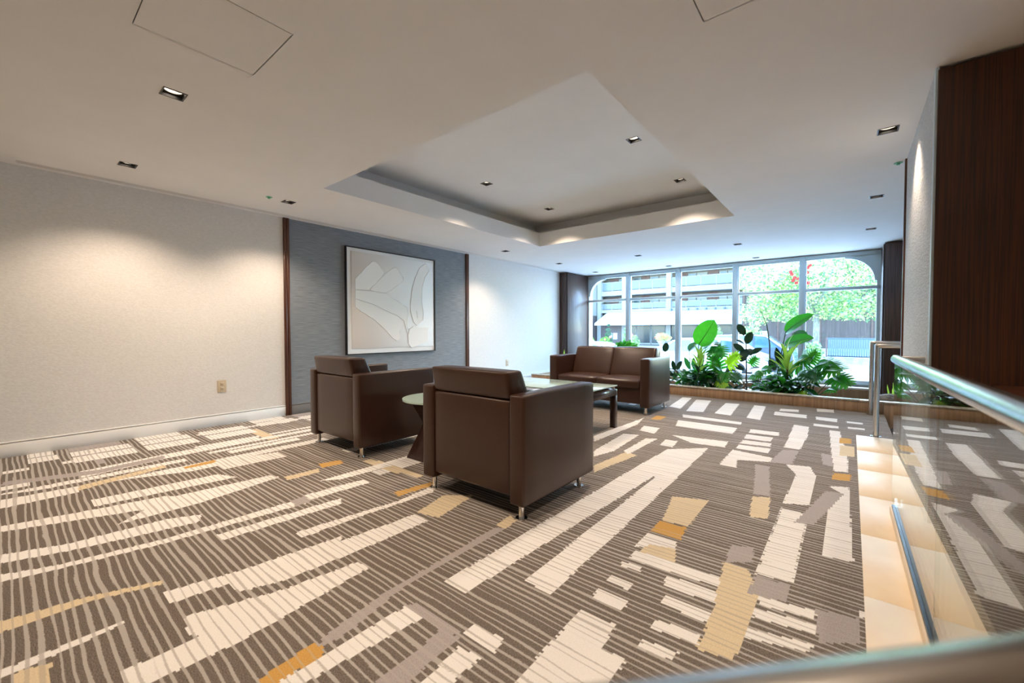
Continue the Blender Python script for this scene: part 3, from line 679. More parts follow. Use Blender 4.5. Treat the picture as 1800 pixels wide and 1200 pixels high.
# ================================================================== FURNITURE
def seat_legs(o, xs, ys, z1=.095):
    for x in xs:
        for y in ys:
            lg = cyl('leg', (x, y), .0165, .006, z1, 'chrome', o, 16)
            cyl('foot_disc', (x, y), .034, -.001, .008, 'chrome', lg, 20)
def armchair(cx, y0, label):
    o = empty('armchair', (cx, y0 + .4, 0)); tag(o, label, 'armchair', 'brown armchairs')
    w, d, t = .43, .795, .105
    y1 = y0 + d
    for s in (-1, 1):
        x = cx + s * (w - t / 2)
        cushion('arm', x - t / 2, x + t / 2, y0, y1, .088, .705, 'leather', o, .016, .004)
    i = w - t - .002
    cushion('back_panel', cx - i, cx + i, y0 + .012, y0 + .10, .125, .668, 'leather', o, .018, .005)
    box('seat_frame', cx - i, cx + i, y0 + .09, y1 - .03, .12, .31, 'leather', o, .012)
    cushion('seat_cushion', cx - i, cx + i, y0 + .12, y1 - .012, .30, .435, 'leather', o, .03, .015)
    zb, zt = .665, .83
    def lean(v):
        k = (v.z - .42) / (.83 - .42)
        yy = v.y + .16 * (1 - k) if v.y > y0 + .1 else v.y
        return Vector((v.x, yy - .035 * max(0, (v.z - .66) / .17), v.z))
    def lean2(v):
        k = (v.z - .672) / .158
        return Vector((v.x, v.y - .030 * k if v.y < y0 + .12 else v.y - .075 * k, v.z))
    cushion('headrest', cx - i + .004, cx + i - .004, y0 + .012, y0 + .205, .672, .83, 'leather', o, .018, .006, lean2)
    cushion('back_cushion', cx - i + .004, cx + i - .004, y0 + .103, y0 + .23, .43, .69, 'leather', o, .02, .006, lambda v: Vector((v.x, v.y + (.10 * (.69 - v.z) / .26 if v.y > y0 + .16 else 0), v.z)))
    seat_legs(o, (cx - w + .058, cx + w - .058), (y0 + .055, y1 - .10))
    return o
armchair(-1.797, 1.775, 'brown leather armchair standing between the round side table and the railing')
armchair(-3.545, 1.835, 'brown leather armchair standing in front of the artwork wall')

def sofa():
    x0, x1, y0, y1, t = -3.412, -1.93, 5.05, 5.83, .12
    o = empty('sofa', ((x0 + x1) / 2, 5.4, 0)); tag(o, 'brown leather two-seat sofa facing the room with its back to the window', 'sofa')
    for a, b in ((x0, x0 + t), (x1 - t, x1)): cushion('arm', a, b, y0, y1, .088, .705, 'leather', o, .018, .004)
    box('seat_frame', x0 + t, x1 - t, y0 + .035, y1 - .1, .125, .315, 'leather', o, .01)
    cushion('back_panel', x0 + t, x1 - t, y1 - .10, y1 - .012, .125, .675, 'leather', o, .014, .004)
    xm = (x0 + x1) / 2
    for a, b in ((x0 + t + .003, xm - .002), (xm + .002, x1 - t - .003)):
        cushion('seat_cushion', a, b, y0 + .01, y1 - .2, .315, .435, 'leather', o, .032, .016)
        def lean(v):
            k = max(0, min(1, (v.z - .43) / .4))
            return Vector((v.x, v.y + (.0 if v.y > 5.7 else (-.16 + .16 * k)), v.z))
        cushion('back_cushion', a, b, y1 - .20, y1 - .03, .42, .822, 'leather', o, .026, .010, lean)
    seat_legs(o, (x0 + .06, x1 - .06), (y0 + .055, y1 - .06))
sofa()

def coffee_table():
    x0, x1, y0, y1 = -3.36, -1.975, 3.54, 4.25
    o = empty('coffee_table', ((x0 + x1) / 2, 3.9, 0)); tag(o, 'rectangular coffee table with pale green glass top on a dark wood frame', 'coffee table')
    gt = box('glass_top', x0, x1, y0, y1, .453, .465, 'table_glass', o, .003, 2)
    fz0, fz1, t = .355, .42, .06
    box('apron', x0, x1, y0, y0 + t, fz0, fz1, 'dark_wood', o, .002, 1); box('apron', x0, x1, y1 - t, y1, fz0, fz1, 'dark_wood', o, .002, 1)
    box('apron', x0, x0 + t, y0 + t, y1 - t, fz0, fz1, 'dark_wood', o, .002, 1); box('apron', x1 - t, x1, y0 + t, y1 - t, fz0, fz1, 'dark_wood', o, .002, 1)
    for x in (x0, x1 - t):
        for y in (y0, y1 - t):
            box('leg', x, x + t, y, y + t, 0, fz0, 'dark_wood', o, .002, 1)
            cyl('standoff', (x + t / 2, y + t / 2), .012, fz1, .453, 'chrome', o, 12)
coffee_table()

def side_table():
    cx, cy = -2.665, 2.32
    o = empty('side_table', (cx, cy, 0)); tag(o, 'round side table with pale green glass top on a dark hourglass base', 'side table')
    cyl('glass_top', (cx, cy), .315, .490, .503, 'table_glass', o, 64)
    # faceted hourglass pedestal
    bm = bmesh.new(); prev = None
    for hw, z, rot in ((.205, 0, 0), (.105, .285, 0), (.185, .49, 0)):
        ring = [bm.verts.new((cx + sx * hw, cy + sy * hw, z)) for sx, sy in ((-1, -1), (1, -1), (1, 1), (-1, 1))]
        if prev:
            for j in range(4): bm.faces.new((prev[j], prev[(j + 1) % 4], ring[(j + 1) % 4], ring[j]))
        else: bm.faces.new(ring[::-1])
        prev = ring
    bm.faces.new(prev)
    bmesh.ops.bevel(bm, geom=bm.edges[:], offset=.004, segments=1, affect='EDGES')
    bm_obj('pedestal', bm, 'dark_wood', o)
side_table()

# -------- artwork
def artwork():
    xw = XL + .010; xf = xw + .045
    y0, y1, z0, z1 = 3.035, 4.632, .722, 2.248
    o = empty('artwork', (xw, (y0 + y1) / 2, (z0 + z1) / 2)); tag(o, 'square white plaster relief artwork in a thin black frame on the grey wall', 'artwork')
    t = .012
    for b in ((y0, y1, z0, z0 + t), (y0, y1, z1 - t, z1), (y0, y0 + t, z0 + t, z1 - t), (y1 - t, y1, z0 + t, z1 - t)):
        box('frame_bar', xw, xf, b[0], b[1], b[2], b[3], 'black_frame', o)
    box('backing', xw, xw + .02, y0 + t, y1 - t, z0 + t, z1 - t, 'canvas', o)
    box('canvas', xw + .02, xw + .032, y0 + .085, y1 - .035, z0 + .085, z1 - .06, 'canvas', o, .003, 1)
    xs = xw + .032
    def P(zx, zy):
        p = onx(600 + zx / 5.455, 420 + zy / 5.455, xs); return (p.y, p.z)
    def stroke(outline, ridges, h=.004):
        h = h + .0011 * (len(o.children) % 5)
        bm = bmesh.new()
        pts = [P(*q) for q in outline]
        lo = [bm.verts.new((xs - .001, a, b)) for a, b in pts]
        cy = sum(p[0] for p in pts) / len(pts); cz = sum(p[1] for p in pts) / len(pts)
        hi = [bm.verts.new((xs + h, a + (cy - a) * .012, b + (cz - b) * .012)) for a, b in pts]
        n = len(pts)
        for j in range(n): bm.faces.new((lo[j], lo[(j + 1) % n], hi[(j + 1) % n], hi[j]))
        for tri in tessellate_polygon([[Vector((a, b, 0)) for a, b in pts]]): bm.faces.new([hi[q] for q in tri])
        rnd = random.Random(len(outline))
        for rd, rad in ridges:
            q = [P(*a) for a in rd]
            fine = []
            for (a, b), (c, d) in zip(q[:-1], q[1:]):
                for k in range(4): fine.append((a + (c - a) * k / 4, b + (d - b) * k / 4))
            fine.append(q[-1])
            add_tube(bm, [(xs + .003, a + rnd.uniform(-.003, .003), b + rnd.uniform(-.003, .003)) for a, b in fine],
                     [rad * .62 * rnd.uniform(.7, 1.3) * (1 if 0 < k < len(fine) - 1 else .3) for k in range(len(fine))], 8)
        bm_obj('brush_stroke', bm, 'plaster_relief', o)
        
    stroke([(130, 390), (210, 300), (290, 222), (330, 222), (412, 310), (405, 345), (330, 430), (262, 490), (130, 480)],
           [([(130, 390), (210, 300), (290, 222), (330, 222), (412, 310), (405, 345), (330, 430), (262, 490)], .011)])
    stroke([(432, 325), (505, 275), (535, 280), (595, 380), (585, 410), (500, 475), (425, 518), (330, 505), (270, 490), (340, 420)],
           [([(432, 325), (505, 275), (535, 280), (595, 380), (585, 410), (500, 475), (425, 518)], .010)])
    stroke([(130, 490), (330, 505), (430, 530), (540, 595), (630, 655), (640, 720), (630, 900), (600, 780), (540, 735), (420, 680), (300, 620), (130, 565)],
           [([(300, 500), (430, 530), (540, 595), (630, 655), (640, 720), (622, 790), (640, 880)], .010), ([(130, 565), (300, 620), (420, 680), (540, 735), (600, 780), (632, 880)], .008)])
    stroke([(130, 575), (300, 630), (420, 690), (540, 745), (595, 800), (560, 870), (560, 960), (530, 975), (490, 945), (440, 890), (340, 790), (240, 720), (130, 650)],
           [([(130, 650), (240, 720), (340, 790), (440, 890), (490, 945), (530, 975), (556, 955), (565, 880)], .010), ([(500, 810), (548, 868)], .007)])
    stroke([(810, 235), (850, 290), (800, 370), (775, 470), (770, 600), (785, 700), (785, 780), (725, 830), (690, 790), (665, 690), (665, 600), (680, 480), (710, 370), (750, 280)],
           [([(810, 235), (750, 280), (710, 370), (680, 480), (665, 600), (665, 690), (690, 790), (725, 830)], .010), ([(850, 290), (800, 370), (775, 470), (770, 600), (785, 700), (785, 780)], .008), ([(720, 680), (735, 770)], .008)])
    stroke([(650, 860), (690, 840), (830, 850), (830, 985), (700, 1030), (660, 1030), (640, 990)],
           [([(690, 835), (655, 870), (640, 930), (645, 1000), (670, 1035), (695, 1030)], .013)], .005)
artwork()

# -------- outlets
def outlet(y, z, label):
    x = XL + .012
    o = empty('wall_outlet', (x, y, z)); tag(o, label, 'outlet', 'wall outlets')
    box('cover_plate', x - .001, x + .007, y - .042, y + .042, z - .068, z + .068, 'outlet_plastic', o, .003, 2)
    for dz in (.026, -.026):
        rc = box('socket', x + .007, x + .010, y - .017, y + .017, z + dz - .016, z + dz + .016, 'outlet_plastic', o, .001, 1)
        for dy, h in ((-.007, .005), (.007, .006)):
            box('slot', x + .0095, x + .0106, y + dy - .0013, y + dy + .0013, z + dz - h + .003, z + dz + h + .003, 'outlet_slot_shade', rc)  # raised chips, the darkness of a hole painted on
        box('slot', x + .0095, x + .0106, y - .003, y + .003, z + dz - .013, z + dz - .008, 'outlet_slot_shade', rc)
outlet(1.552, .44, 'beige double wall outlet low on the pale wall beside the dark upright')
outlet(6.57, .40, 'beige double wall outlet low on the pale wall towards the window')

# -------- glass railing
def guard():
    o = empty('glass_railing', (.21, 2.0, 0)); tag(o, 'glass railing with a thick stainless handrail on a stone border', 'railing')
    ye = 3.39
    pa, pb_ = Vector((.213, ye, 0)), Vector((.246, .54, 0))
    def seg(t): return pa.lerp(pb_, t)
    # stone kerb and its black channel
    def strip(name, w0, w1, z0, z1, m, t0=0.0, t1=1.0):
        d = (pb_ - pa).normalized(); n = Vector((-d.y, d.x, 0))
        a, b = seg(t0), seg(t1)
        bm = bmesh.new(); vs = []
        for z in (z0, z1):
            for p in (a, b):
                for w in (w0, w1): vs.append(bm.verts.new((p + n * w) + Vector((0, 0, z))))
        for f in ((0, 1, 3, 2), (4, 6, 7, 5), (0, 4, 5, 1), (2, 3, 7, 6), (0, 2, 6, 4), (1, 5, 7, 3)): bm.faces.new([vs[i] for i in f])
        return bm_obj(name, bm, m, o)
    strip('kerb', -.026, .026, .0, .045, 'travertine', .06, 1)
    strip('base_channel', -.018, -.0072, .045, .058, 'black_metal', .06, 1)
    strip('base_channel', .0072, .018, .045, .058, 'black_metal', .06, 1)
    strip('glass_panel', -.0065, .0065, .045, .882, 'guard_glass', 0, .52)
    strip('glass_panel', -.0065, .0065, .045, .882, 'guard_glass', .523, 1)
    zr = .893
    corner = Vector((.243, .50, zr)); dirv = Vector((-.68, -.73, 0)).normalized()
    tail = corner + dirv * 1.1
    za = .881
    corner.z = za; tail.z = za
    arc = [(.258, .62, za + .012), (.246, .53, za + .002), (.222, .475, za)]
    tube('handrail', [(.213, ye - .01, zr - .006), (.234, 2.0, zr + .004), (.258, .80, zr + .013)] + arc + [tuple(corner + dirv * .12), tuple(tail)], [.026, .030, .029, .027, .025, .0245, .024, .024], 'brushed_steel', o, 24)
    tube('rail_return', [(.20, ye - .01, zr - .006), (.36, ye - .01, zr - .006)], .02, 'brushed_steel', o, 20)
    # the stretch of railing that turns away below the handrail
    a, b = corner + dirv * .06, tail
    V = []
    nrm = Vector((-dirv.y, dirv.x, 0)) * .006
    for z in (.0, .86):
        for p in (a, b):
            for s in (-1, 1): V.append(Vector((p.x, p.y, z)) + nrm * s)
    mesh_obj('glass_panel', V, [(0, 1, 3, 2), (4, 6, 7, 5), (0, 4, 5, 1), (2, 3, 7, 6), (0, 2, 6, 4), (1, 5, 7, 3)], 'guard_glass', o)
guard()
def handrail(y, label, zt):
    o = empty('stair_handrail', (.21, y, 0)); tag(o, label, 'handrail', 'stair handrails')
    x = .207; r = .023
    tube('post', [(x, y, -.002), (x, y, zt)], r, 'brushed_steel', o, 16)
    bm = bmesh.new(); bmesh.ops.create_uvsphere(bm, u_segments=16, v_segments=10, radius=r); bmesh.ops.translate(bm, verts=bm.verts, vec=(x, y, zt)); bm_obj('elbow', bm, 'brushed_steel', o, True)
    tube('rail', [(x, y, zt), (.55, y, zt - .0), (1.15, y, zt - .36), (1.3, y, zt - .36), (1.3, y, -.5)], r, 'brushed_steel', o, 16)
    cyl('base_plate', (x, y), .045, .0, .006, 'brushed_steel', o, 20)
handrail(5.49, 'brushed steel stair handrail at the end of the stone border', .905)
handrail(6.90, 'brushed steel stair handrail against the planter', .905)

# -------- stones and plants in the planter
def stone(c, r, label, seed):
    rnd = random.Random(seed)
    bm = bmesh.new(); bmesh.ops.create_icosphere(bm, subdivisions=3, radius=1)
    ph = [rnd.uniform(0, 6) for _ in range(4)]
    for v in bm.verts:
        k = 1 + .10 * math.sin(3 * v.co.x + ph[0]) * math.cos(2.4 * v.co.y + ph[1]) + .06 * math.sin(5 * v.co.z + ph[2])
        v.co = Vector((c[0] + v.co.x * r[0] * k, c[1] + v.co.y * r[1] * k, c[2] + max(v.co.z, -.6) * r[2] * k))
    me = bm_obj('garden_stone', bm, 'bark_stone', None, True, 80)
    tag(me, label, 'stone', 'stones in the planter')
stone((.40, 7.28, .10), (.20, .13, .13), 'large ridged grey stone lying in the planter behind the handrails', 1)
stone((.63, 7.30, .07), (.09, .09, .12), 'small grey stone next to the ridged stone in the planter', 2)
stone((.36, 7.42, -.05), (.28, .2, .12), 'buried flat grey stone under the ridged stone in the planter', 3)

def add_blade(V, F, I, base, tip, up, width, kind, sag=.0, fold=.15, mi=0, nseg=9):
    """leaf blade between two points; kind sets the outline"""
    base, tip = Vector(base), Vector(tip)
    ax = tip - base; ln = ax.length; ax.normalize()
    side = ax.cross(Vector(up)); side = side.normalized() if side.length > 1e-4 else Vector((1, 0, 0))
    nr = side.cross(ax).normalized()
    def cen(t): return base + (tip - base) * t + nr * (sag * ln * 4 * t * (1 - t))
    if kind == 'lobed':
        # ribbed fan of fingers along the midrib
        def finger(p, d, l, w):
            n0 = len(V); s = d.cross(nr).normalized()
            for t, k in ((0, .55), (.35, 1.0), (.75, .8), (1, .05)):
                q = p + d * (l * t) - nr * (fold * l * t * t)
                V.append(q - s * w * k / 2); V.append(q + nr * .004 + s * 0); V.append(q + s * w * k / 2)
            for a in range(3):
                b = n0 + 3 * a
                F.append((b, b + 1, b + 4, b + 3)); F.append((b + 1, b + 2, b + 5, b + 4)); I.append(mi); I.append(mi)
        nl = 6
        for k in range(nl):
            t = .02 + .80 * k / (nl - 1); p = cen(t)
            l = width * (.62 + .38 * math.sin(math.pi * min(1, .25 + t * .75))) * (1 - .35 * t)
            for s in (-1, 1):
                ang = math.radians(100 - 62 * t)
                d = (ax * math.cos(ang) + side * s * math.sin(ang)).normalized()
                finger(p, d, l * .92, ln * .20)
        finger(cen(.78), ax, ln * .3, ln * .16)
        w_ = lambda t: width * .30 * math.sin(math.pi * min(1, .2 + .75 * t))
    elif kind == 'oval': w_ = lambda t: width / 2 * math.sin(math.pi * (.04 + .96 * t)) ** .62
    elif kind == 'paddle': w_ = lambda t: width / 2 * (math.sin(math.pi * (.06 + .94 * t ** .85)) ** .55)
    else: w_ = lambda t: width / 2 * math.sin(math.pi * (.08 + .92 * t)) ** .9
    n0 = len(V)
    for k in range(nseg + 1):
        t = k / nseg; c = cen(t); w = max(.001, w_(t))
        V += [c - side * w + nr * fold * w * 1.2, c - side * w * .5 + nr * fold * w * .4, c, c + side * w * .5 + nr * fold * w * .4, c + side * w + nr * fold * w * 1.2]
    for k in range(nseg):
        for j in range(4):
            b = n0 + 5 * k + j; F.append((b, b + 1, b + 6, b + 5)); I.append(mi)
def add_stem(V, F, I, pts, r, mi, n=5):
    bm = bmesh.new(); add_tube(bm, pts, r, n, False)
    bm.verts.index_update(); n0 = len(V)
    V += [v.co.copy() for v in bm.verts]
    for f in bm.faces: F.append(tuple(n0 + v.index for v in f.verts)); I.append(mi)
    bm.free()
def leaf(plant, root, base, tip, width, kind, m, up=None, sag=.03, fold=.15, stem='stem_green', sr=.006, bend=.08):
    V, F, I = [], [], []
    base, tip, root = Vector(base), Vector(tip), Vector(root)
    if up is None:
        up = Vector((0, -.55, .85))
    add_blade(V, F, I, base, tip, up, width, kind, sag, fold, 0)
    if (base - root).length > .02:
        mid = root.lerp(base, .55) + Vector((0, 0, bend * (base - root).length))
        pts = []
        for k in range(6):
            t = k / 5; pts.append(root * (1 - t) ** 2 + mid * 2 * t * (1 - t) + base * t * t)
        add_stem(V, F, I, pts, [sr * (1.25 - .5 * k / 5) for k in range(6)], 1)
    if kind == 'paddle':                          # thick pale midrib under the blade
        ax = tip - base; nr = ax.cross(up if isinstance(up, Vector) else Vector(up)).cross(ax).normalized()
        add_stem(V, F, I, [base + ax * (k / 6) + nr * (sag * ax.length * 4 * (k / 6) * (1 - k / 6)) for k in range(7)], [.007 * (1 - .13 * k) for k in range(7)], 1)
    return mesh_obj('leaf', V, F, None, plant, True, [m, stem], I)
SOIL = -.13
def plant(name, px, Y, label, group=None):
    p = ony(px, 690, Y); p.z = SOIL
    o = empty(name, p); tag(o, label, 'plant', group)
    return o, p
def Pp(x, y, Y): return ony(x, y, Y)

# bird of paradise with the big sunlit paddle leaf
o, r = plant('bird_of_paradise', 1222, 7.75, 'bird of paradise plant with one large sunlit paddle leaf', 'plants in the planter')
leaf(o, r, Pp(1228, 606, 7.7), Pp(1256, 562, 7.72), .42, 'paddle', 'leaf_bright', up=(-.25, -1, .25), sag=-.02, fold=.12, sr=.011)
leaf(o, r + Vector((-.06, .05, 0)), Pp(1211, 616, 7.9), Pp(1226, 602, 7.95), .22, 'paddle', 'leaf_mid', up=(0, -.4, 1), sr=.008)
leaf(o, r + Vector((.05, .05, 0)), Pp(1240, 612, 7.8), Pp(1268, 608, 7.6), .2, 'paddle', 'leaf_mid', up=(0, -.5, 1), sag=.12, sr=.008)
for k in range(3): leaf(o, r, r + Vector((-.1 + .09 * k, -.02 * k, .5)), r + Vector((-.18 + .16 * k, -.05, .72)), .09, 'lance', 'leaf_mid')
# striped dracaena beside it
def dracaena(px, Y, top, label, n=26, h=.30, seed=1, tall=.55, m1='leaf_stripe'):
    o, r = plant('dracaena', px, Y, label, 'plants in the planter')
    rnd = random.Random(seed)
    cz = ony(px, top, Y).z
    hh = cz - SOIL
    bm = bmesh.new(); add_tube(bm, [r, r + Vector((.01, 0, hh * .35)), r + Vector((0, 0, hh * .72))], [.018, .015, .012], 8); bm_obj('stem', bm, 'stem_brown', o, True)
    for k in range(n):
        t = k / (n - 1)
        a = k * 2.4 + rnd.uniform(-.3, .3)
        b = r + Vector((0, 0, hh * (.18 + .55 * t)))
        el = math.radians(-15 + 85 * t + rnd.uniform(-10, 10))
        ln = h * rnd.uniform(.8, 1.2)
        d = Vector((math.cos(a) * math.cos(el), math.sin(a) * math.cos(el), math.sin(el)))
        leaf(o, b, b + d * .02, b + d * ln, .05 + .02 * rnd.random(), 'lance', m1 if t > .62 else ('leaf_green' if rnd.random() < .4 else 'leaf_mid'), up=(-d.x * .6, -d.y * .6, 1), sag=.10, fold=.3)
    return o
dracaena(1229, 7.42, 608, 'dracaena with upright yellow-striped leaves below the paddle leaf', 30, .32, 3)
dracaena(1383, 7.38, 608, 'dracaena with long yellow-green blades below the drooping paddle leaf', 30, .38, 5)
# philodendrons with deeply cut leaves
def philodendron(px, Y, label, leaves, seed):
    o, r = plant('philodendron', px, Y, label, 'plants in the planter')
    rnd = random.Random(seed)
    for (bx, by, tx, ty, Yb, Yt, w, m) in leaves:
        leaf(o, r + Vector((rnd.uniform(-.05, .05), rnd.uniform(-.04, .04), 0)), Pp(bx, by, Yb), Pp(tx, ty, Yt), w, 'lobed', m, up=(rnd.uniform(-.2, .2), -.75, .75), sag=.08, fold=.25, sr=.006)
    return o
philodendron(1268, 7.5, 'philodendron with deeply cut leaves, one of them yellow green', [
    (1279, 640, 1299, 622, 7.4, 7.35, .20, 'leaf_lime'), (1262, 648, 1254, 626, 7.5, 7.45, .22, 'leaf_green'), (1266, 650, 1252, 640, 7.4, 7.3, .18, 'leaf_bright'),
    (1258, 612, 1268, 628, 7.7, 7.5, .24, 'leaf_green'), (1246, 618, 1266, 606, 7.75, 7.6, .2, 'leaf_green'), (1286, 655, 1298, 668, 7.35, 7.2, .16, 'leaf_mid'), (1262, 668, 1276, 680, 7.25, 7.15, .13, 'leaf_lime'),
    (1250, 655, 1240, 672, 7.3, 7.2, .18, 'leaf_mid'), (1275, 655, 1268, 672, 7.3, 7.2, .17, 'leaf_green')], 1)
philodendron(1412, 7.45, 'wide philodendron with cut leaves reaching towards the stair end', [
    (1414, 640, 1420, 624, 7.6, 7.5, .30, 'leaf_green'), (1400, 636, 1424, 632, 7.5, 7.35, .30, 'leaf_green'), (1424, 632, 1436, 618, 7.4, 7.35, .16, 'leaf_bright'),
    (1434, 644, 1458, 636, 7.4, 7.2, .22, 'leaf_green'), (1448, 650, 1480, 652, 7.35, 7.15, .26, 'leaf_bright'), (1440, 640, 1470, 644, 7.5, 7.3, .22, 'leaf_green'), (1468, 662, 1494, 678, 7.3, 7.1, .2, 'leaf_green'),
    (1418, 655, 1436, 668, 7.3, 7.15, .2, 'leaf_mid'), (1458, 682, 1472, 686, 7.25, 7.15, .14, 'leaf_green'), (1430, 664, 1444, 660, 7.5, 7.5, .14, 'leaf_bright'), (1404, 690, 1412, 694, 7.2, 7.14, .12, 'leaf_lime')], 2)
philodendron(1330, 7.7, 'low philodendron with bright cut leaves between the rubber plant and the tall spear', [
    (1320, 640, 1330, 628, 7.7, 7.7, .16, 'leaf_bright'), (1326, 656, 1340, 660, 7.5, 7.4, .18, 'leaf_bright'), (1338, 650, 1356, 648, 7.6, 7.5, .2, 'leaf_green'), (1345, 665, 1362, 668, 7.5, 7.4, .2, 'leaf_green'), (1350, 672, 1368, 664, 7.4, 7.3, .2, 'leaf_mid')], 4)
philodendron(1100, 7.6, 'philodendron with cut leaves showing above the sofa back', [
    (1092, 616, 1088, 602, 7.6, 7.6, .16, 'leaf_green'), (1102, 614, 1110, 602, 7.6, 7.6, .2, 'leaf_bright'), (1096, 615, 1100, 600, 7.7, 7.7, .16, 'leaf_green'), (1108, 616, 1120, 608, 7.5, 7.5, .16, 'leaf_bright'), (1085, 620, 1078, 610, 7.6, 7.6, .14, 'leaf_dark')], 6)
# rubber plants
def rubber(px, Y, label, leaves, group='plants in the planter'):
    o, r = plant('rubber_plant', px, Y, label, group)
    top = ony(px, min(l[1] for l in leaves), Y)
    pts = [r, r.lerp(top, .5) + Vector((.01, 0, 0)), top]
    bm = bmesh.new(); add_tube(bm, pts, [.013, .010, .006], 8); bm_obj('stem', bm, 'stem_brown', o, True)
    for (bx, by, tx, ty, Yo, w, m) in leaves:
        b = ony(bx, by, Y); t = ony(tx, ty, Y + Yo)
        leaf(o, b, b.lerp(t, .06), t, w, 'oval', m, up=(0, -1, .35) if abs(Yo) < .08 else (0, -.5, .8), sag=.04, fold=.12, sr=.005)
    return o
rubber(1311, 7.45, 'tall rubber plant with large dark oval leaves beside the big paddle leaf', [
    (1310, 590, 1297, 569, .02, .115, 'leaf_dark'), (1311, 605, 1322, 583, -.04, .125, 'leaf_dark'), (1323, 591, 1336, 582, -.2, .05, 'leaf_dark'), (1310, 606, 1293, 598, -.08, .10, 'leaf_dark'),
    (1309, 618, 1289, 604, -.06, .10, 'leaf_dark'), (1311, 612, 1307, 632, -.15, .14, 'leaf_dark'), (1314, 612, 1320, 625, -.1, .12, 'leaf_dark'), (1317, 622, 1340, 612, -.05, .085, 'leaf_dark'),
    (1311, 626, 1302, 636, -.1, .11, 'leaf_dark'), (1309, 650, 1291, 642, -.05, .075, 'leaf_dark'), (1312, 652, 1336, 646, -.1, .10, 'leaf_dark'), (1306, 662, 1283, 650, -.12, .10, 'leaf_dark'),
    (1308, 672, 1336, 672, -.12, .07, 'leaf_dark'), (1306, 674, 1292, 658, -.1, .12, 'leaf_dark'), (1308, 676, 1290, 684, -.1, .09, 'leaf_dark'), (1310, 680, 1326, 686, -.1, .08, 'leaf_dark'), (1296, 672, 1284, 664, -.05, .1, 'leaf_dark')])
rubber(1176, 7.35, 'rubber plant with dark oval leaves rising behind the sofa arm', [
    (1168, 619, 1173, 602, .0, .12, 'leaf_dark'), (1176, 632, 1184, 622, -.08, .11, 'leaf_dark'), (1174, 630, 1166, 640, -.1, .10, 'leaf_dark'), (1187, 652, 1182, 633, .0, .075, 'leaf_dark'), (1189, 650, 1199, 634, -.02, .085, 'leaf_dark'),
    (1187, 650, 1190, 662, -.05, .09, 'leaf_dark'), (1184, 656, 1173, 662, -.08, .06, 'leaf_dark'), (1184, 662, 1174, 650, -.05, .07, 'leaf_dark'), (1184, 668, 1190, 656, -.05, .07, 'leaf_mid'), (1182, 668, 1172, 666, -.08, .06, 'leaf_dark'), (1188, 672, 1200, 664, -.08, .07, 'leaf_dark')])
o, r = plant('young_plant', 992, 8.3, 'single young shoot beside the left pilaster', None)
leaf(o, r, Pp(993, 640, 8.3), Pp(992, 614, 8.3), .06, 'lance', 'leaf_stripe', up=(0, -1, 0), fold=.25)
leaf(o, r, Pp(995, 640, 8.3), Pp(1001, 624, 8.3), .05, 'lance', 'leaf_mid', up=(0, -1, 0), fold=.25)
# tall bird of paradise
o, r = plant('bird_of_paradise', 1356, 7.7, 'tall bird of paradise with a thin spear and two drooping paddle leaves', 'plants in the planter')
leaf(o, r, Pp(1381, 584, 7.7), Pp(1431, 552, 7.45), .20, 'paddle', 'leaf_green', up=(-.3, -.9, .4), sag=.06, fold=.35, sr=.010, bend=.05)
leaf(o, r + Vector((.04, 0, 0)), Pp(1379, 607, 7.6), Pp(1431, 594, 7.4), .22, 'paddle', 'leaf_green', up=(.0, -.8, .6), sag=.07, fold=.2, sr=.009)
leaf(o, r + Vector((.05, .1, 0)), Pp(1396, 584, 8.0), Pp(1418, 598, 7.9), .2, 'paddle', 'leaf_mid', up=(0, -.6, .8), sag=.1, sr=.008)
sp = [r + Vector((-.02, 0, 0)), Pp(1353, 640, 7.7), Pp(1353, 605, 7.7), Pp(1348, 572, 7.68), Pp(1335, 540, 7.66)]
tube('spear', sp, [.012, .011, .010, .007, .002], 'stem_green', o, 8)
for k, (bx, by, tx, ty) in enumerate(((1372, 640, 1364, 610), (1376, 650, 1390, 612), (1362, 650, 1352, 630), (1366, 640, 1378, 622))):
    leaf(o, r, Pp(bx, by, 7.6), Pp(tx, ty, 7.6), .10, 'lance', 'leaf_mid' if k % 2 else 'leaf_dark', up=(0, -1, .2))
# peace lilies filling the ground
def lily(px, Y, label, n, h, seed, ms):
    o, r = plant('peace_lily', px, Y, label, 'plants in the planter')
    rnd = random.Random(seed)
    for k in range(n):
        a = k * 2.4 + rnd.uniform(-.4, .4); q = rnd.uniform(.55, 1.0)
        b = r + Vector((math.cos(a) * .10 * q, math.sin(a) * .08 * q, h * rnd.uniform(.5, .9)))
        t = b + Vector((math.cos(a) * .20, math.sin(a) * .14, h * rnd.uniform(-.25, .30)))
        if t.y < 7.1: t.y = 7.1 + rnd.uniform(0, .04)
        leaf(o, r, b, t, rnd.uniform(.07, .11), 'lance', rnd.choice(ms), up=(-math.cos(a) * .4, -.3 - math.sin(a) * .4, 1), sag=.10, fold=.2, sr=.004)
D = ('leaf_mid', 'leaf_dark', 'leaf_mid', 'leaf_green')
lily(1232, 7.30, 'dark leafy clump at the foot of the striped dracaena', 46, .56, 1, D)
lily(1206, 7.36, 'dark leafy clump next to the rubber plant behind the sofa', 34, .50, 2, D)
lily(1256, 7.34, 'glossy leafy clump under the yellow green cut leaf', 34, .54, 3, D)
lily(1378, 7.28, 'dark leafy clump under the yellow-green blades', 42, .48, 4, D)
lily(1404, 7.34, 'leafy clump below the wide philodendron', 34, .52, 5, D)
lily(1352, 7.36, 'leafy clump at the foot of the tall spear', 26, .44, 6, D)
lily(1296, 7.36, 'dark leafy clump at the foot of the tall rubber plant', 12, .22, 7, ('leaf_dark', 'leaf_mid'))
lily(1270, 7.6, 'mid green leafy clump further back between dracaena and rubber plant', 30, .62, 12, ('leaf_mid', 'leaf_green'))
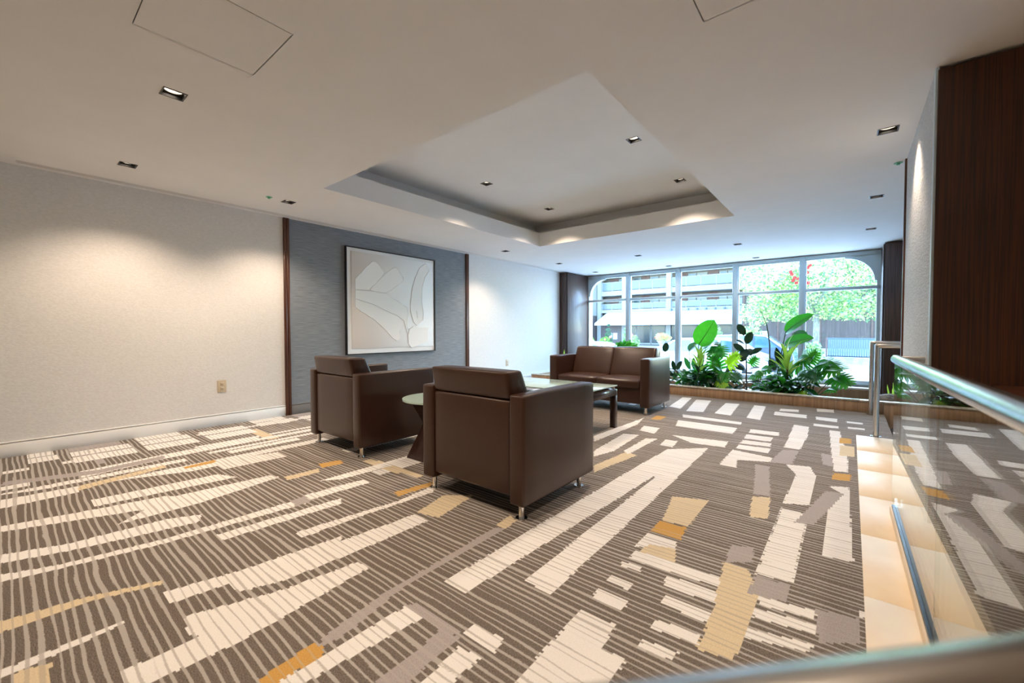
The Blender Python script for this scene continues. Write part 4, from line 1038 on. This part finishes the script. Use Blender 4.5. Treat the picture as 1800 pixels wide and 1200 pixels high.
lily(1395, 7.65, 'mid green leafy clump behind the yellow-green blades', 30, .62, 13, ('leaf_mid', 'leaf_green'))
lily(1428, 7.30, 'lime and green leaf clump near the stair end of the planter', 9, .20, 8, ('leaf_lime', 'leaf_green', 'leaf_mid'))
o, r = plant('spiky_grass', 1572, 7.35, 'thin upright grass tuft beside the planter stones', 'plants in the planter')
for k in range(7):
    a = k * .9; leaf(o, r, r + Vector((0, 0, .02)), r + Vector((math.cos(a) * .08, math.sin(a) * .05, .36 + .03 * k)), .022, 'lance', 'leaf_stripe', up=(0, -1, .1), sag=.05)

# ================================================================== OUTSIDE
GZ = -.75
noisy(mat('road', (.5, .5, .5), .9), (.56, .56, .56), (.66, .66, .66), (1, 1, 1), 1.2, 6)
noisy(mat('pavement', (.6, .6, .58), .9), (.58, .57, .55), (.68, .67, .65), (1, 1, 1), 2, 6)
mat('stucco', lin((112, 106, 98)), .9)
mat('white_render', lin((150, 146, 140)), .9)
noisy(mat('brown_cladding', (.2, .16, .16), .8), lin((84, 72, 70)), lin((100, 87, 84)), (9, 9, .6), 1.2, 4)
noisy(mat('brick_red', (.3, .2, .18), .85), lin((104, 78, 72)), lin((122, 94, 86)), (3, 3, 12), 2, 3)
mat('awning_cloth', lin((205, 204, 198)), .9)
mat('house_glass', lin((66, 80, 88)), .2, spec=.5)
mat('curtain', lin((150, 150, 148)), .9)
mat('rail_glass', lin((96, 108, 116)), .3)
mat('shop_glass', lin((36, 46, 54)), .2, spec=.5)
mat('paint_white', lin((236, 238, 240)), .15, coat=.6)
mat('paint_silver', lin((214, 220, 226)), .2, .1, coat=.6)
mat('paint_navy', lin((60, 76, 104)), .2, coat=.6)
mat('car_glass', lin((70, 104, 124)), .05, spec=.9)
mat('tyre', (.02, .02, .02), .8)
mat('fence_steel', lin((92, 108, 124)), .5)
noisy(mat('concrete', (.4, .4, .38), .9), lin((150, 148, 142)), lin((186, 184, 178)), (1, 1, 1), 3, 5)
mat('notice', lin((226, 230, 232)), .6)

gr = box('ground', -70, 60, 9.95, 90, GZ - .3, GZ, 'road'); tag(gr, 'sunlit street outside the window', kind='structure')
sw = box('sidewalk', -70, 60, 9.88, 13.0, GZ - .2, GZ + .02, 'pavement'); tag(sw, 'pale sidewalk right outside the window', kind='structure')

def building():
    YF = 50.0
    o = empty('apartment_building', (-16, YF, GZ)); tag(o, 'pale apartment building with balconies and a white shop awning across the street', 'building')
    xa, xb = -26.0, -8.0
    box('wall', xa, xb, YF + 1.8, YF + 8, GZ, 14, 'stucco', o)
    slabs = [(3.35, 3.75), (5.55, 6.15), (8.1, 8.6), (10.8, 11.3)]
    for z0, z1 in slabs: box('balcony_slab', xa, xb, YF - .2, YF + 1.8, z0, z1, 'white_render', o)
    for x in (-26.0, -22.55, -17.0, -8.35): box('column', x, x + .55, YF - .35, YF + .1, GZ, 12.5, 'white_render', o)
    for (z0, z1), h in zip(slabs[:3], (.75, 1.15, 1.1)):
        for a, b in ((-25.4, -22.6), (-22.0, -17.1), (-16.4, -8.4)):
            n = max(2, int(round((b - a) / 1.75)))
            rl = empty('balcony_railing', ((a + b) / 2, YF, z1)); rl.parent = o; rl.location -= o.location
            box('top_rail', a, b, YF - .10, YF - .02, z1 + h - .07, z1 + h, 'white_render', rl)
            for k in range(n + 1):
                x = a + (b - a) * k / n; box('post', x - .04, x + .04, YF - .1, YF - .02, z1, z1 + h, 'white_render', rl)
            for k in range(n):
                x = a + (b - a) * k / n; box('glass_panel', x + .05, a + (b - a) * (k + 1) / n - .05, YF - .07, YF - .05, z1 + .08, z1 + h - .07, 'rail_glass', rl)
    wins = [(-25.2, -24.0, 'brick_red'), (-23.9, -22.7, 'house_glass'), (-21.9, -20.9, 'house_glass'), (-20.8, -19.8, 'brick_red'), (-19.7, -18.6, 'house_glass'), (-18.5, -17.2, 'curtain'),
            (-16.2, -15.2, 'brick_red'), (-15.1, -14.2, 'house_glass'), (-14.1, -13.0, 'curtain'), (-12.9, -11.8, 'brick_red'), (-11.7, -10.9, 'house_glass'), (-10.8, -9.3, 'house_glass'), (-9.2, -8.4, 'curtain')]
    for z0, z1 in ((3.75, 5.5), (6.15, 8.0), (8.6, 10.6)):
        for a, b, m in wins:
            if m == 'brick_red': box('wall_bay', a, b, YF + 1.72, YF + 1.82, z0, z1, m, o)
            else:
                w = box('window', a, b, YF + 1.70, YF + 1.82, z0, z1 - .15, 'white_render', o)
                box('pane', a + .06, b - .06, YF + 1.68, YF + 1.71, z0 + .06, z1 - .22, m, w)
    # shopfront under a sloping awning
    V = [(-24.6, YF - .3, 3.35), (-8.3, YF - .3, 3.35), (-8.0, YF - 2.2, 1.98), (-25.4, YF - 2.2, 1.98), (-25.4, YF - 2.2, 1.72), (-8.0, YF - 2.2, 1.72), (-24.6, YF - .3, 3.25), (-8.3, YF - .3, 3.25), (-8.0, YF - 2.1, 1.9), (-25.4, YF - 2.1, 1.9)]
    mesh_obj('awning', V, [(0, 3, 2, 1), (3, 4, 5, 2), (0, 6, 9, 3), (1, 2, 8, 7), (6, 7, 8, 9)], 'awning_cloth', o)
    for k in range(9):
        x = -16.4 + k * .95; box('awning_lamp', x - .08, x + .08, YF - .5, YF - .25, 3.42, 3.62, 'fence_steel', o)
    xs = -22.4
    while xs < -9:
        w = box('shop_window', xs, xs + 1.7, YF - .1, YF + .1, GZ + .1, 1.75, 'white_render', o)
        box('pane', xs + .08, xs + 1.62, YF - .14, YF - .1, GZ + .3, 1.65, 'shop_glass', w); xs += 1.78
    box('cladding', -25.9, -22.5, YF - .3, YF + .1, GZ, 1.8, 'brown_cladding', o)
    for x in (-24.4, -23.7): box('notice_board', x, x + .55, YF - .36, YF - .3, -.05, .75, 'notice', o)
    box('shop_base', -26, -8, YF + .1, YF + 1.8, GZ, 1.8, 'brown_cladding', o)
building()
def side_house():
    o = empty('clad_house', (-31, 46, GZ)); tag(o, 'house with white upper wall and brown cladding beside the apartments', 'house')
    box('wall', -38, -26.1, 47.5, 56, 3.0, 12, 'white_render', o)
    box('cladding', -38, -26.15, 47.4, 55, GZ, 3.0, 'brown_cladding', o)
    w = box('window', -27.4, -26.3, 47.3, 47.55, .3, 1.4, 'white_render', o); box('pane', -27.3, -26.4, 47.25, 47.3, .4, 1.3, 'house_glass', w)
    box('window_ledge', -27.5, -26.2, 47.2, 47.5, .2, .3, 'white_render', o)
side_house()
def garage():
    o = empty('dark_house', (-3, 42, GZ)); tag(o, 'low brown clad house half hidden behind the tree', 'house')
    box('wall', -7.6, 3.5, 42, 50, GZ, 4.6, 'brown_cladding', o)
    for x in (-7.5, -4.9, -2.0, 1.2): box('wall_batten', x, x + .1, 41.93, 42, GZ, 4.5, 'brick_red', o)
    box('plinth', -7.7, 3.6, 41.9, 42.0, GZ, GZ + .35, 'concrete', o)
    w = box('window', -7.2, -6.4, 41.9, 42.02, .4, 1.3, 'white_render', o); box('pane', -7.1, -6.5, 41.86, 41.9, .48, 1.22, 'shop_glass', w)
    box('notice_board', -6.2, -5.6, 41.88, 42, .2, 1.0, 'notice', o)
garage()

def crown_mesh(name, blobs, n, size, mats_, parent, seed):
    rnd = random.Random(seed); V, F, I = [], [], []
    tot = sum(b[3] ** 2 for b in blobs)
    for bx, by, bz, br, sq in blobs:
        k = int(n * br * br / tot)
        for _ in range(k):
            d = Vector((rnd.gauss(0, 1), rnd.gauss(0, 1), rnd.gauss(0, 1))).normalized() * br * (rnd.random() ** .33)
            c = Vector((bx + d.x, by + d.y, bz + d.z * sq))
            t = Vector((rnd.gauss(0, 1), rnd.gauss(0, 1), rnd.gauss(0, .7))).normalized(); u = t.orthogonal().normalized()
            s = size * rnd.uniform(.6, 1.3); n0 = len(V)
            V += [c - t * s * .55, c + u * s * .30, c + t * s * .55, c - u * s * .30]
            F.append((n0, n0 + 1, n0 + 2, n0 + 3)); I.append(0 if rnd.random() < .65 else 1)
    o = mesh_obj(name, V, F, None, parent, mats=mats_, idx=I); o['kind'] = 'stuff'
    return o
def tree(x, y, h, blobs, n, size, label, seed, r=.18, ms=('leaf_tree', 'leaf_tree_dark')):
    o = empty('tree', (x, y, GZ)); tag(o, label, 'tree', 'street trees')
    bm = bmesh.new(); add_tube(bm, [(x, y, GZ - .05), (x + .03, y, GZ + h * .35), (x - .05, y + .05, GZ + h * .6)], [r, r * .85, r * .6], 12)
    for k in range(5):
        a = k * 1.3; add_tube(bm, [(x - .03, y, GZ + h * .45), (x + math.cos(a) * 1.0, y + math.sin(a) * .8, GZ + h * .7), (x + math.cos(a) * 1.8, y + math.sin(a) * 1.4, GZ + h * .86)], [r * .5, r * .3, r * .12], 7)
    bm_obj('trunk', bm, 'bark', o, True)
    crown_mesh('crown', blobs, n, size, list(ms), o, seed)
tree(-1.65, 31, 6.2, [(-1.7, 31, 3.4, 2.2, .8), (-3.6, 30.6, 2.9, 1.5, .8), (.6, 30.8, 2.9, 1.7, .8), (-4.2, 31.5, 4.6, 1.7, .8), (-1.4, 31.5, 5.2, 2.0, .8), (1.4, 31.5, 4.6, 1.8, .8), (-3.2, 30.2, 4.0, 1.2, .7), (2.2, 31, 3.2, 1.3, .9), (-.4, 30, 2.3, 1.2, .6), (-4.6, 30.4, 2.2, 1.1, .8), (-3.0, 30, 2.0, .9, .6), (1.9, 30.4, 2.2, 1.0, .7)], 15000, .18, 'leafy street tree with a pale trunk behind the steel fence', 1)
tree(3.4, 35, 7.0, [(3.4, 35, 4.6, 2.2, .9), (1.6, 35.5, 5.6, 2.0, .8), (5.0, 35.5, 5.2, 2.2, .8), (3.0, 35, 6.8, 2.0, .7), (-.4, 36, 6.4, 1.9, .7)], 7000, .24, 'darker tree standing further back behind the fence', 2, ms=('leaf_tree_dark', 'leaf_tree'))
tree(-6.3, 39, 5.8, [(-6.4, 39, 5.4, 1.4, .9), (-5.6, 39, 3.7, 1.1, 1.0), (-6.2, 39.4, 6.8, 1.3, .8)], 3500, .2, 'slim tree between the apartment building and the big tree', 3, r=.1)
def shrub(x, y, h, w, label, n, m, seed, cone=False, flowers=None):
    o = empty('shrub', (x, y, GZ)); tag(o, label, 'shrub', 'shrubs across the street')
    bl = [(x, y, GZ + h * (k + .5) / 5, w * ((1 - .17 * k) if cone else (.8 + .2 * math.sin(k))), .7) for k in range(5)]
    crown_mesh('foliage', bl, n, .16, [m, 'leaf_tree_dark'], o, seed)
    bm = bmesh.new(); add_tube(bm, [(x, y, GZ - .02), (x, y, GZ + h * .6)], [.05, .02], 6); bm_obj('stem', bm, 'bark', o)
    for (dx, dz, rr_) in (flowers or ()):
        bm = bmesh.new(); bmesh.ops.create_icosphere(bm, subdivisions=2, radius=rr_); bmesh.ops.translate(bm, verts=bm.verts, vec=(x + dx, y - w * .9, GZ + dz)); bm_obj('blossom', bm, 'petal_coral', o, True)
shrub(-21.6, 44, 2.7, .62, 'blue green cone-shaped conifer under the awning', 1500, 'leaf_tree_dark', 1, True)
shrub(-18.9, 43, 2.8, .62, 'light green cone-shaped conifer in front of the shop windows', 1500, 'leaf_tree', 2, True)
shrub(-9.4, 40, 2.2, .8, 'light green bush beside the shop door', 1200, 'leaf_tree', 3)
shrub(-5.4, 33, 2.0, .9, 'round light bush right of the parked cars', 1500, 'leaf_tree', 4)
shrub(-20.0, 40, 1.0, .7, 'low yellow green bush with coral blossoms by the conifers', 700, 'leaf_lime', 5, flowers=((.9, 1.15, .14), (.3, .9, .1)))
shrub(-22.3, 41, .95, .6, 'low yellow green bush beside the white parked car', 700, 'leaf_lime', 6)
shrub(-17.2, 41, 1.2, .6, 'bush with a single coral blossom before the pale conifer', 700, 'leaf_tree', 7, flowers=((-.1, 1.35, .17),))
shrub(-1.55, 27.5, 1.1, .5, 'pale feathery bush at the foot of the street tree', 900, 'leaf_tree', 8)
def urn():
    o = empty('flower_urn', (-13.4, 38, GZ)); tag(o, 'raised flower urn with green and pink blooms before the shop', 'flower urn')
    bm = bmesh.new(); add_tube(bm, [(-13.4, 38, GZ), (-13.4, 38, GZ + .25), (-13.4, 38, GZ + .6), (-13.4, 38, GZ + .9)], [.28, .12, .2, .45], 16); bm_obj('bowl', bm, 'concrete', o, True)
    crown_mesh('foliage', [(-13.4, 38, GZ + 1.2, .6, .7), (-12.9, 38, GZ + 1.15, .4, .7)], 700, .14, ['leaf_tree', 'petal_coral'], o, 9)
urn()

# parked cars
def car(x, y, ln, hgt, paint, label, flip=False):
    o = empty('car', (x, y, GZ)); tag(o, label, 'car', 'parked cars')
    s = -1 if flip else 1
    prof = [(-.5, .20), (-.5, .46), (-.47, .56), (-.34, .62), (-.20, .93), (-.12, .99), (.16, 1.0), (.28, .96), (.41, .66), (.485, .58), (.5, .42), (.5, .20)]
    w = .88
    def shell(name, pts, m, inset, y0, y1, smooth=True):
        bm = bmesh.new(); rings = []
        for yy, k in ((y0, .0), (y0 + .06, 1), (y1 - .06, 1), (y1, .0)):
            ring = []
            for px_, pz_ in pts:
                taper = (.13 * max(0, pz_ - .58)) * (1 if yy < y else -1)
                ring.append(bm.verts.new((x + s * px_ * ln * (1 if k else .985), yy + taper, GZ + pz_ * hgt * (1 if k else .985))))
            rings.append(ring)
        n = len(pts)
        for a, b in zip(rings[:-1], rings[1:]):
            for j in range(n): bm.faces.new((a[j], a[(j + 1) % n], b[(j + 1) % n], b[j]))
        bm.faces.new(rings[0][::-1]); bm.faces.new(rings[-1])
        bmesh.ops.triangulate(bm, faces=[f for f in bm.faces if len(f.verts) > 4])
        return bm_obj(name, bm, m, o, smooth, 30)
    shell('body', prof, paint, 0, y - w, y + w)
    for yy in (y - w - .012, y + w - .05):
        for a, b in (((-.30, .63), (-.19, .92)), ((-.03, .63), (-.03, .95)), ):
            pass
    def side_glass(name, q):
        V = []
        for yy in (y - w - .004,):
            V += [(x + s * a * ln, yy + .13 * max(0, b - .58) - .004, GZ + b * hgt) for a, b in q]
        V += [(v[0], v[1] + .03, v[2]) for v in V[:len(q)]]
        n = len(q)
        F = [tuple(range(n)), tuple(range(2 * n - 1, n - 1, -1))] + [(j, (j + 1) % n, n + (j + 1) % n, n + j) for j in range(n)]
        mesh_obj(name, V, F, 'car_glass', o)
    side_glass('side_window', [(-.30, .645), (-.04, .645), (-.04, .945), (-.115, .945), (-.185, .905)])
    side_glass('side_window', [(-.02, .645), (.17, .645), (.17, .955), (-.02, .95)])
    side_glass('side_window', [(.19, .645), (.375, .66), (.275, .925), (.19, .95)])
    V = [(x + s * a * ln, yy, GZ + b * hgt) for a, b, yy in ((-.35, .615, y - w + .14), (-.35, .615, y + w - .14), (-.205, .925, y + w - .2), (-.205, .925, y - w + .2))]
    V = [(v[0] - s * .02, v[1], v[2] + .015) for v in V]
    mesh_obj('windscreen', V + [(v[0] + s * .02, v[1], v[2] - .01) for v in V], [(0, 1, 2, 3), (7, 6, 5, 4), (0, 4, 5, 1), (1, 5, 6, 2), (2, 6, 7, 3), (3, 7, 4, 0)], 'car_glass', o)
    for a in (-.31, .31):
        for yy in (y - w + .02, y + w - .22):
            bm = bmesh.new(); add_tube(bm, [(x + s * a * ln, yy - .03, GZ + .32), (x + s * a * ln, yy + .2, GZ + .32)], .325, 20); wh = bm_obj('wheel', bm, 'tyre', o, True)
            bm = bmesh.new(); add_tube(bm, [(x + s * a * ln, yy - .045, GZ + .32), (x + s * a * ln, yy - .02, GZ + .32)], .2, 16); bm_obj('hub_cap', bm, 'paint_silver', wh, True)
    for yy in (y - w + .12, y + w - .32): box('headlight', min(x - s * .505 * ln, x - s * .48 * ln), max(x - s * .505 * ln, x - s * .48 * ln), yy, yy + .22, GZ + .48 * hgt, GZ + .56 * hgt, 'notice', o, .01, 1)
car(-4.7, 18.0, 4.6, 1.52, 'paint_silver', 'silver car parked across the street behind the big paddle leaf')
car(-4.2, 22.0, 4.7, 1.62, 'paint_navy', 'dark blue car parked behind the silver car')
car(-13.6, 22.5, 4.5, 1.5, 'paint_white', 'white car parked in front of the brown clad house', True)
car(-9.6, 17.6, 4.3, 1.3, 'paint_white', 'low white car parked next to the silver car', True)

# steel fence on its kerb
fn = empty('steel_fence', (1.0, 29, GZ)); tag(fn, 'blue grey steel fence on a low concrete kerb below the tree', 'fence')
box('kerb', -1.15, 6, 28.9, 29.2, GZ, -.42, 'concrete', fn)
box('top_rail', -1.05, 6, 29.0, 29.06, .58, .64, 'fence_steel', fn); box('bottom_rail', -1.05, 6, 29.0, 29.06, -.40, -.34, 'fence_steel', fn)
for x in (-1.08, 1.35, 3.8): box('post', x, x + .07, 28.98, 29.06, -.42, .66, 'brick_red', fn)
x = -.98
while x < 3.8:
    box('picket', x, x + .085, 29.0, 29.03, -.38, .60, 'fence_steel', fn); x += .10
# hanging flowers just outside
hf = empty('hanging_flowers', (-.95, 10.25, 2.4)); tag(hf, 'trailing stems of red blossoms hanging outside the window', 'flowers')
rnd = random.Random(4)
for k, (px_, py_) in enumerate(((1392, 482), (1397, 488), (1394, 493), (1400, 497), (1403, 490), (1420, 470), (1424, 466), (1419, 479), (1421, 497), (1390, 478))):
    c = ony(px_, py_, 10.25 + rnd.uniform(-.05, .05))
    tube('stem', [(c.x + .02, c.y, 2.95), (c.x, c.y, (c.z + 2.95) / 2), tuple(c)], .003, 'stem_green', hf, 5)
    bm = bmesh.new()
    for j in range(5):
        a = j * 1.257; bmesh.ops.create_icosphere(bm, subdivisions=1, radius=.017, matrix=Matrix.Translation(c + Vector((math.cos(a) * .02, 0, math.sin(a) * .02))) @ Matrix.Diagonal((1, .5, 1, 1)))
    bm_obj('blossom', bm, 'petal_red', hf, True)
ev = box('eave', -5.8, 3.4, 9.87, 10.45, 2.94, 3.1, 'white_paint'); tag(ev, 'roof overhang above the window', kind='structure')
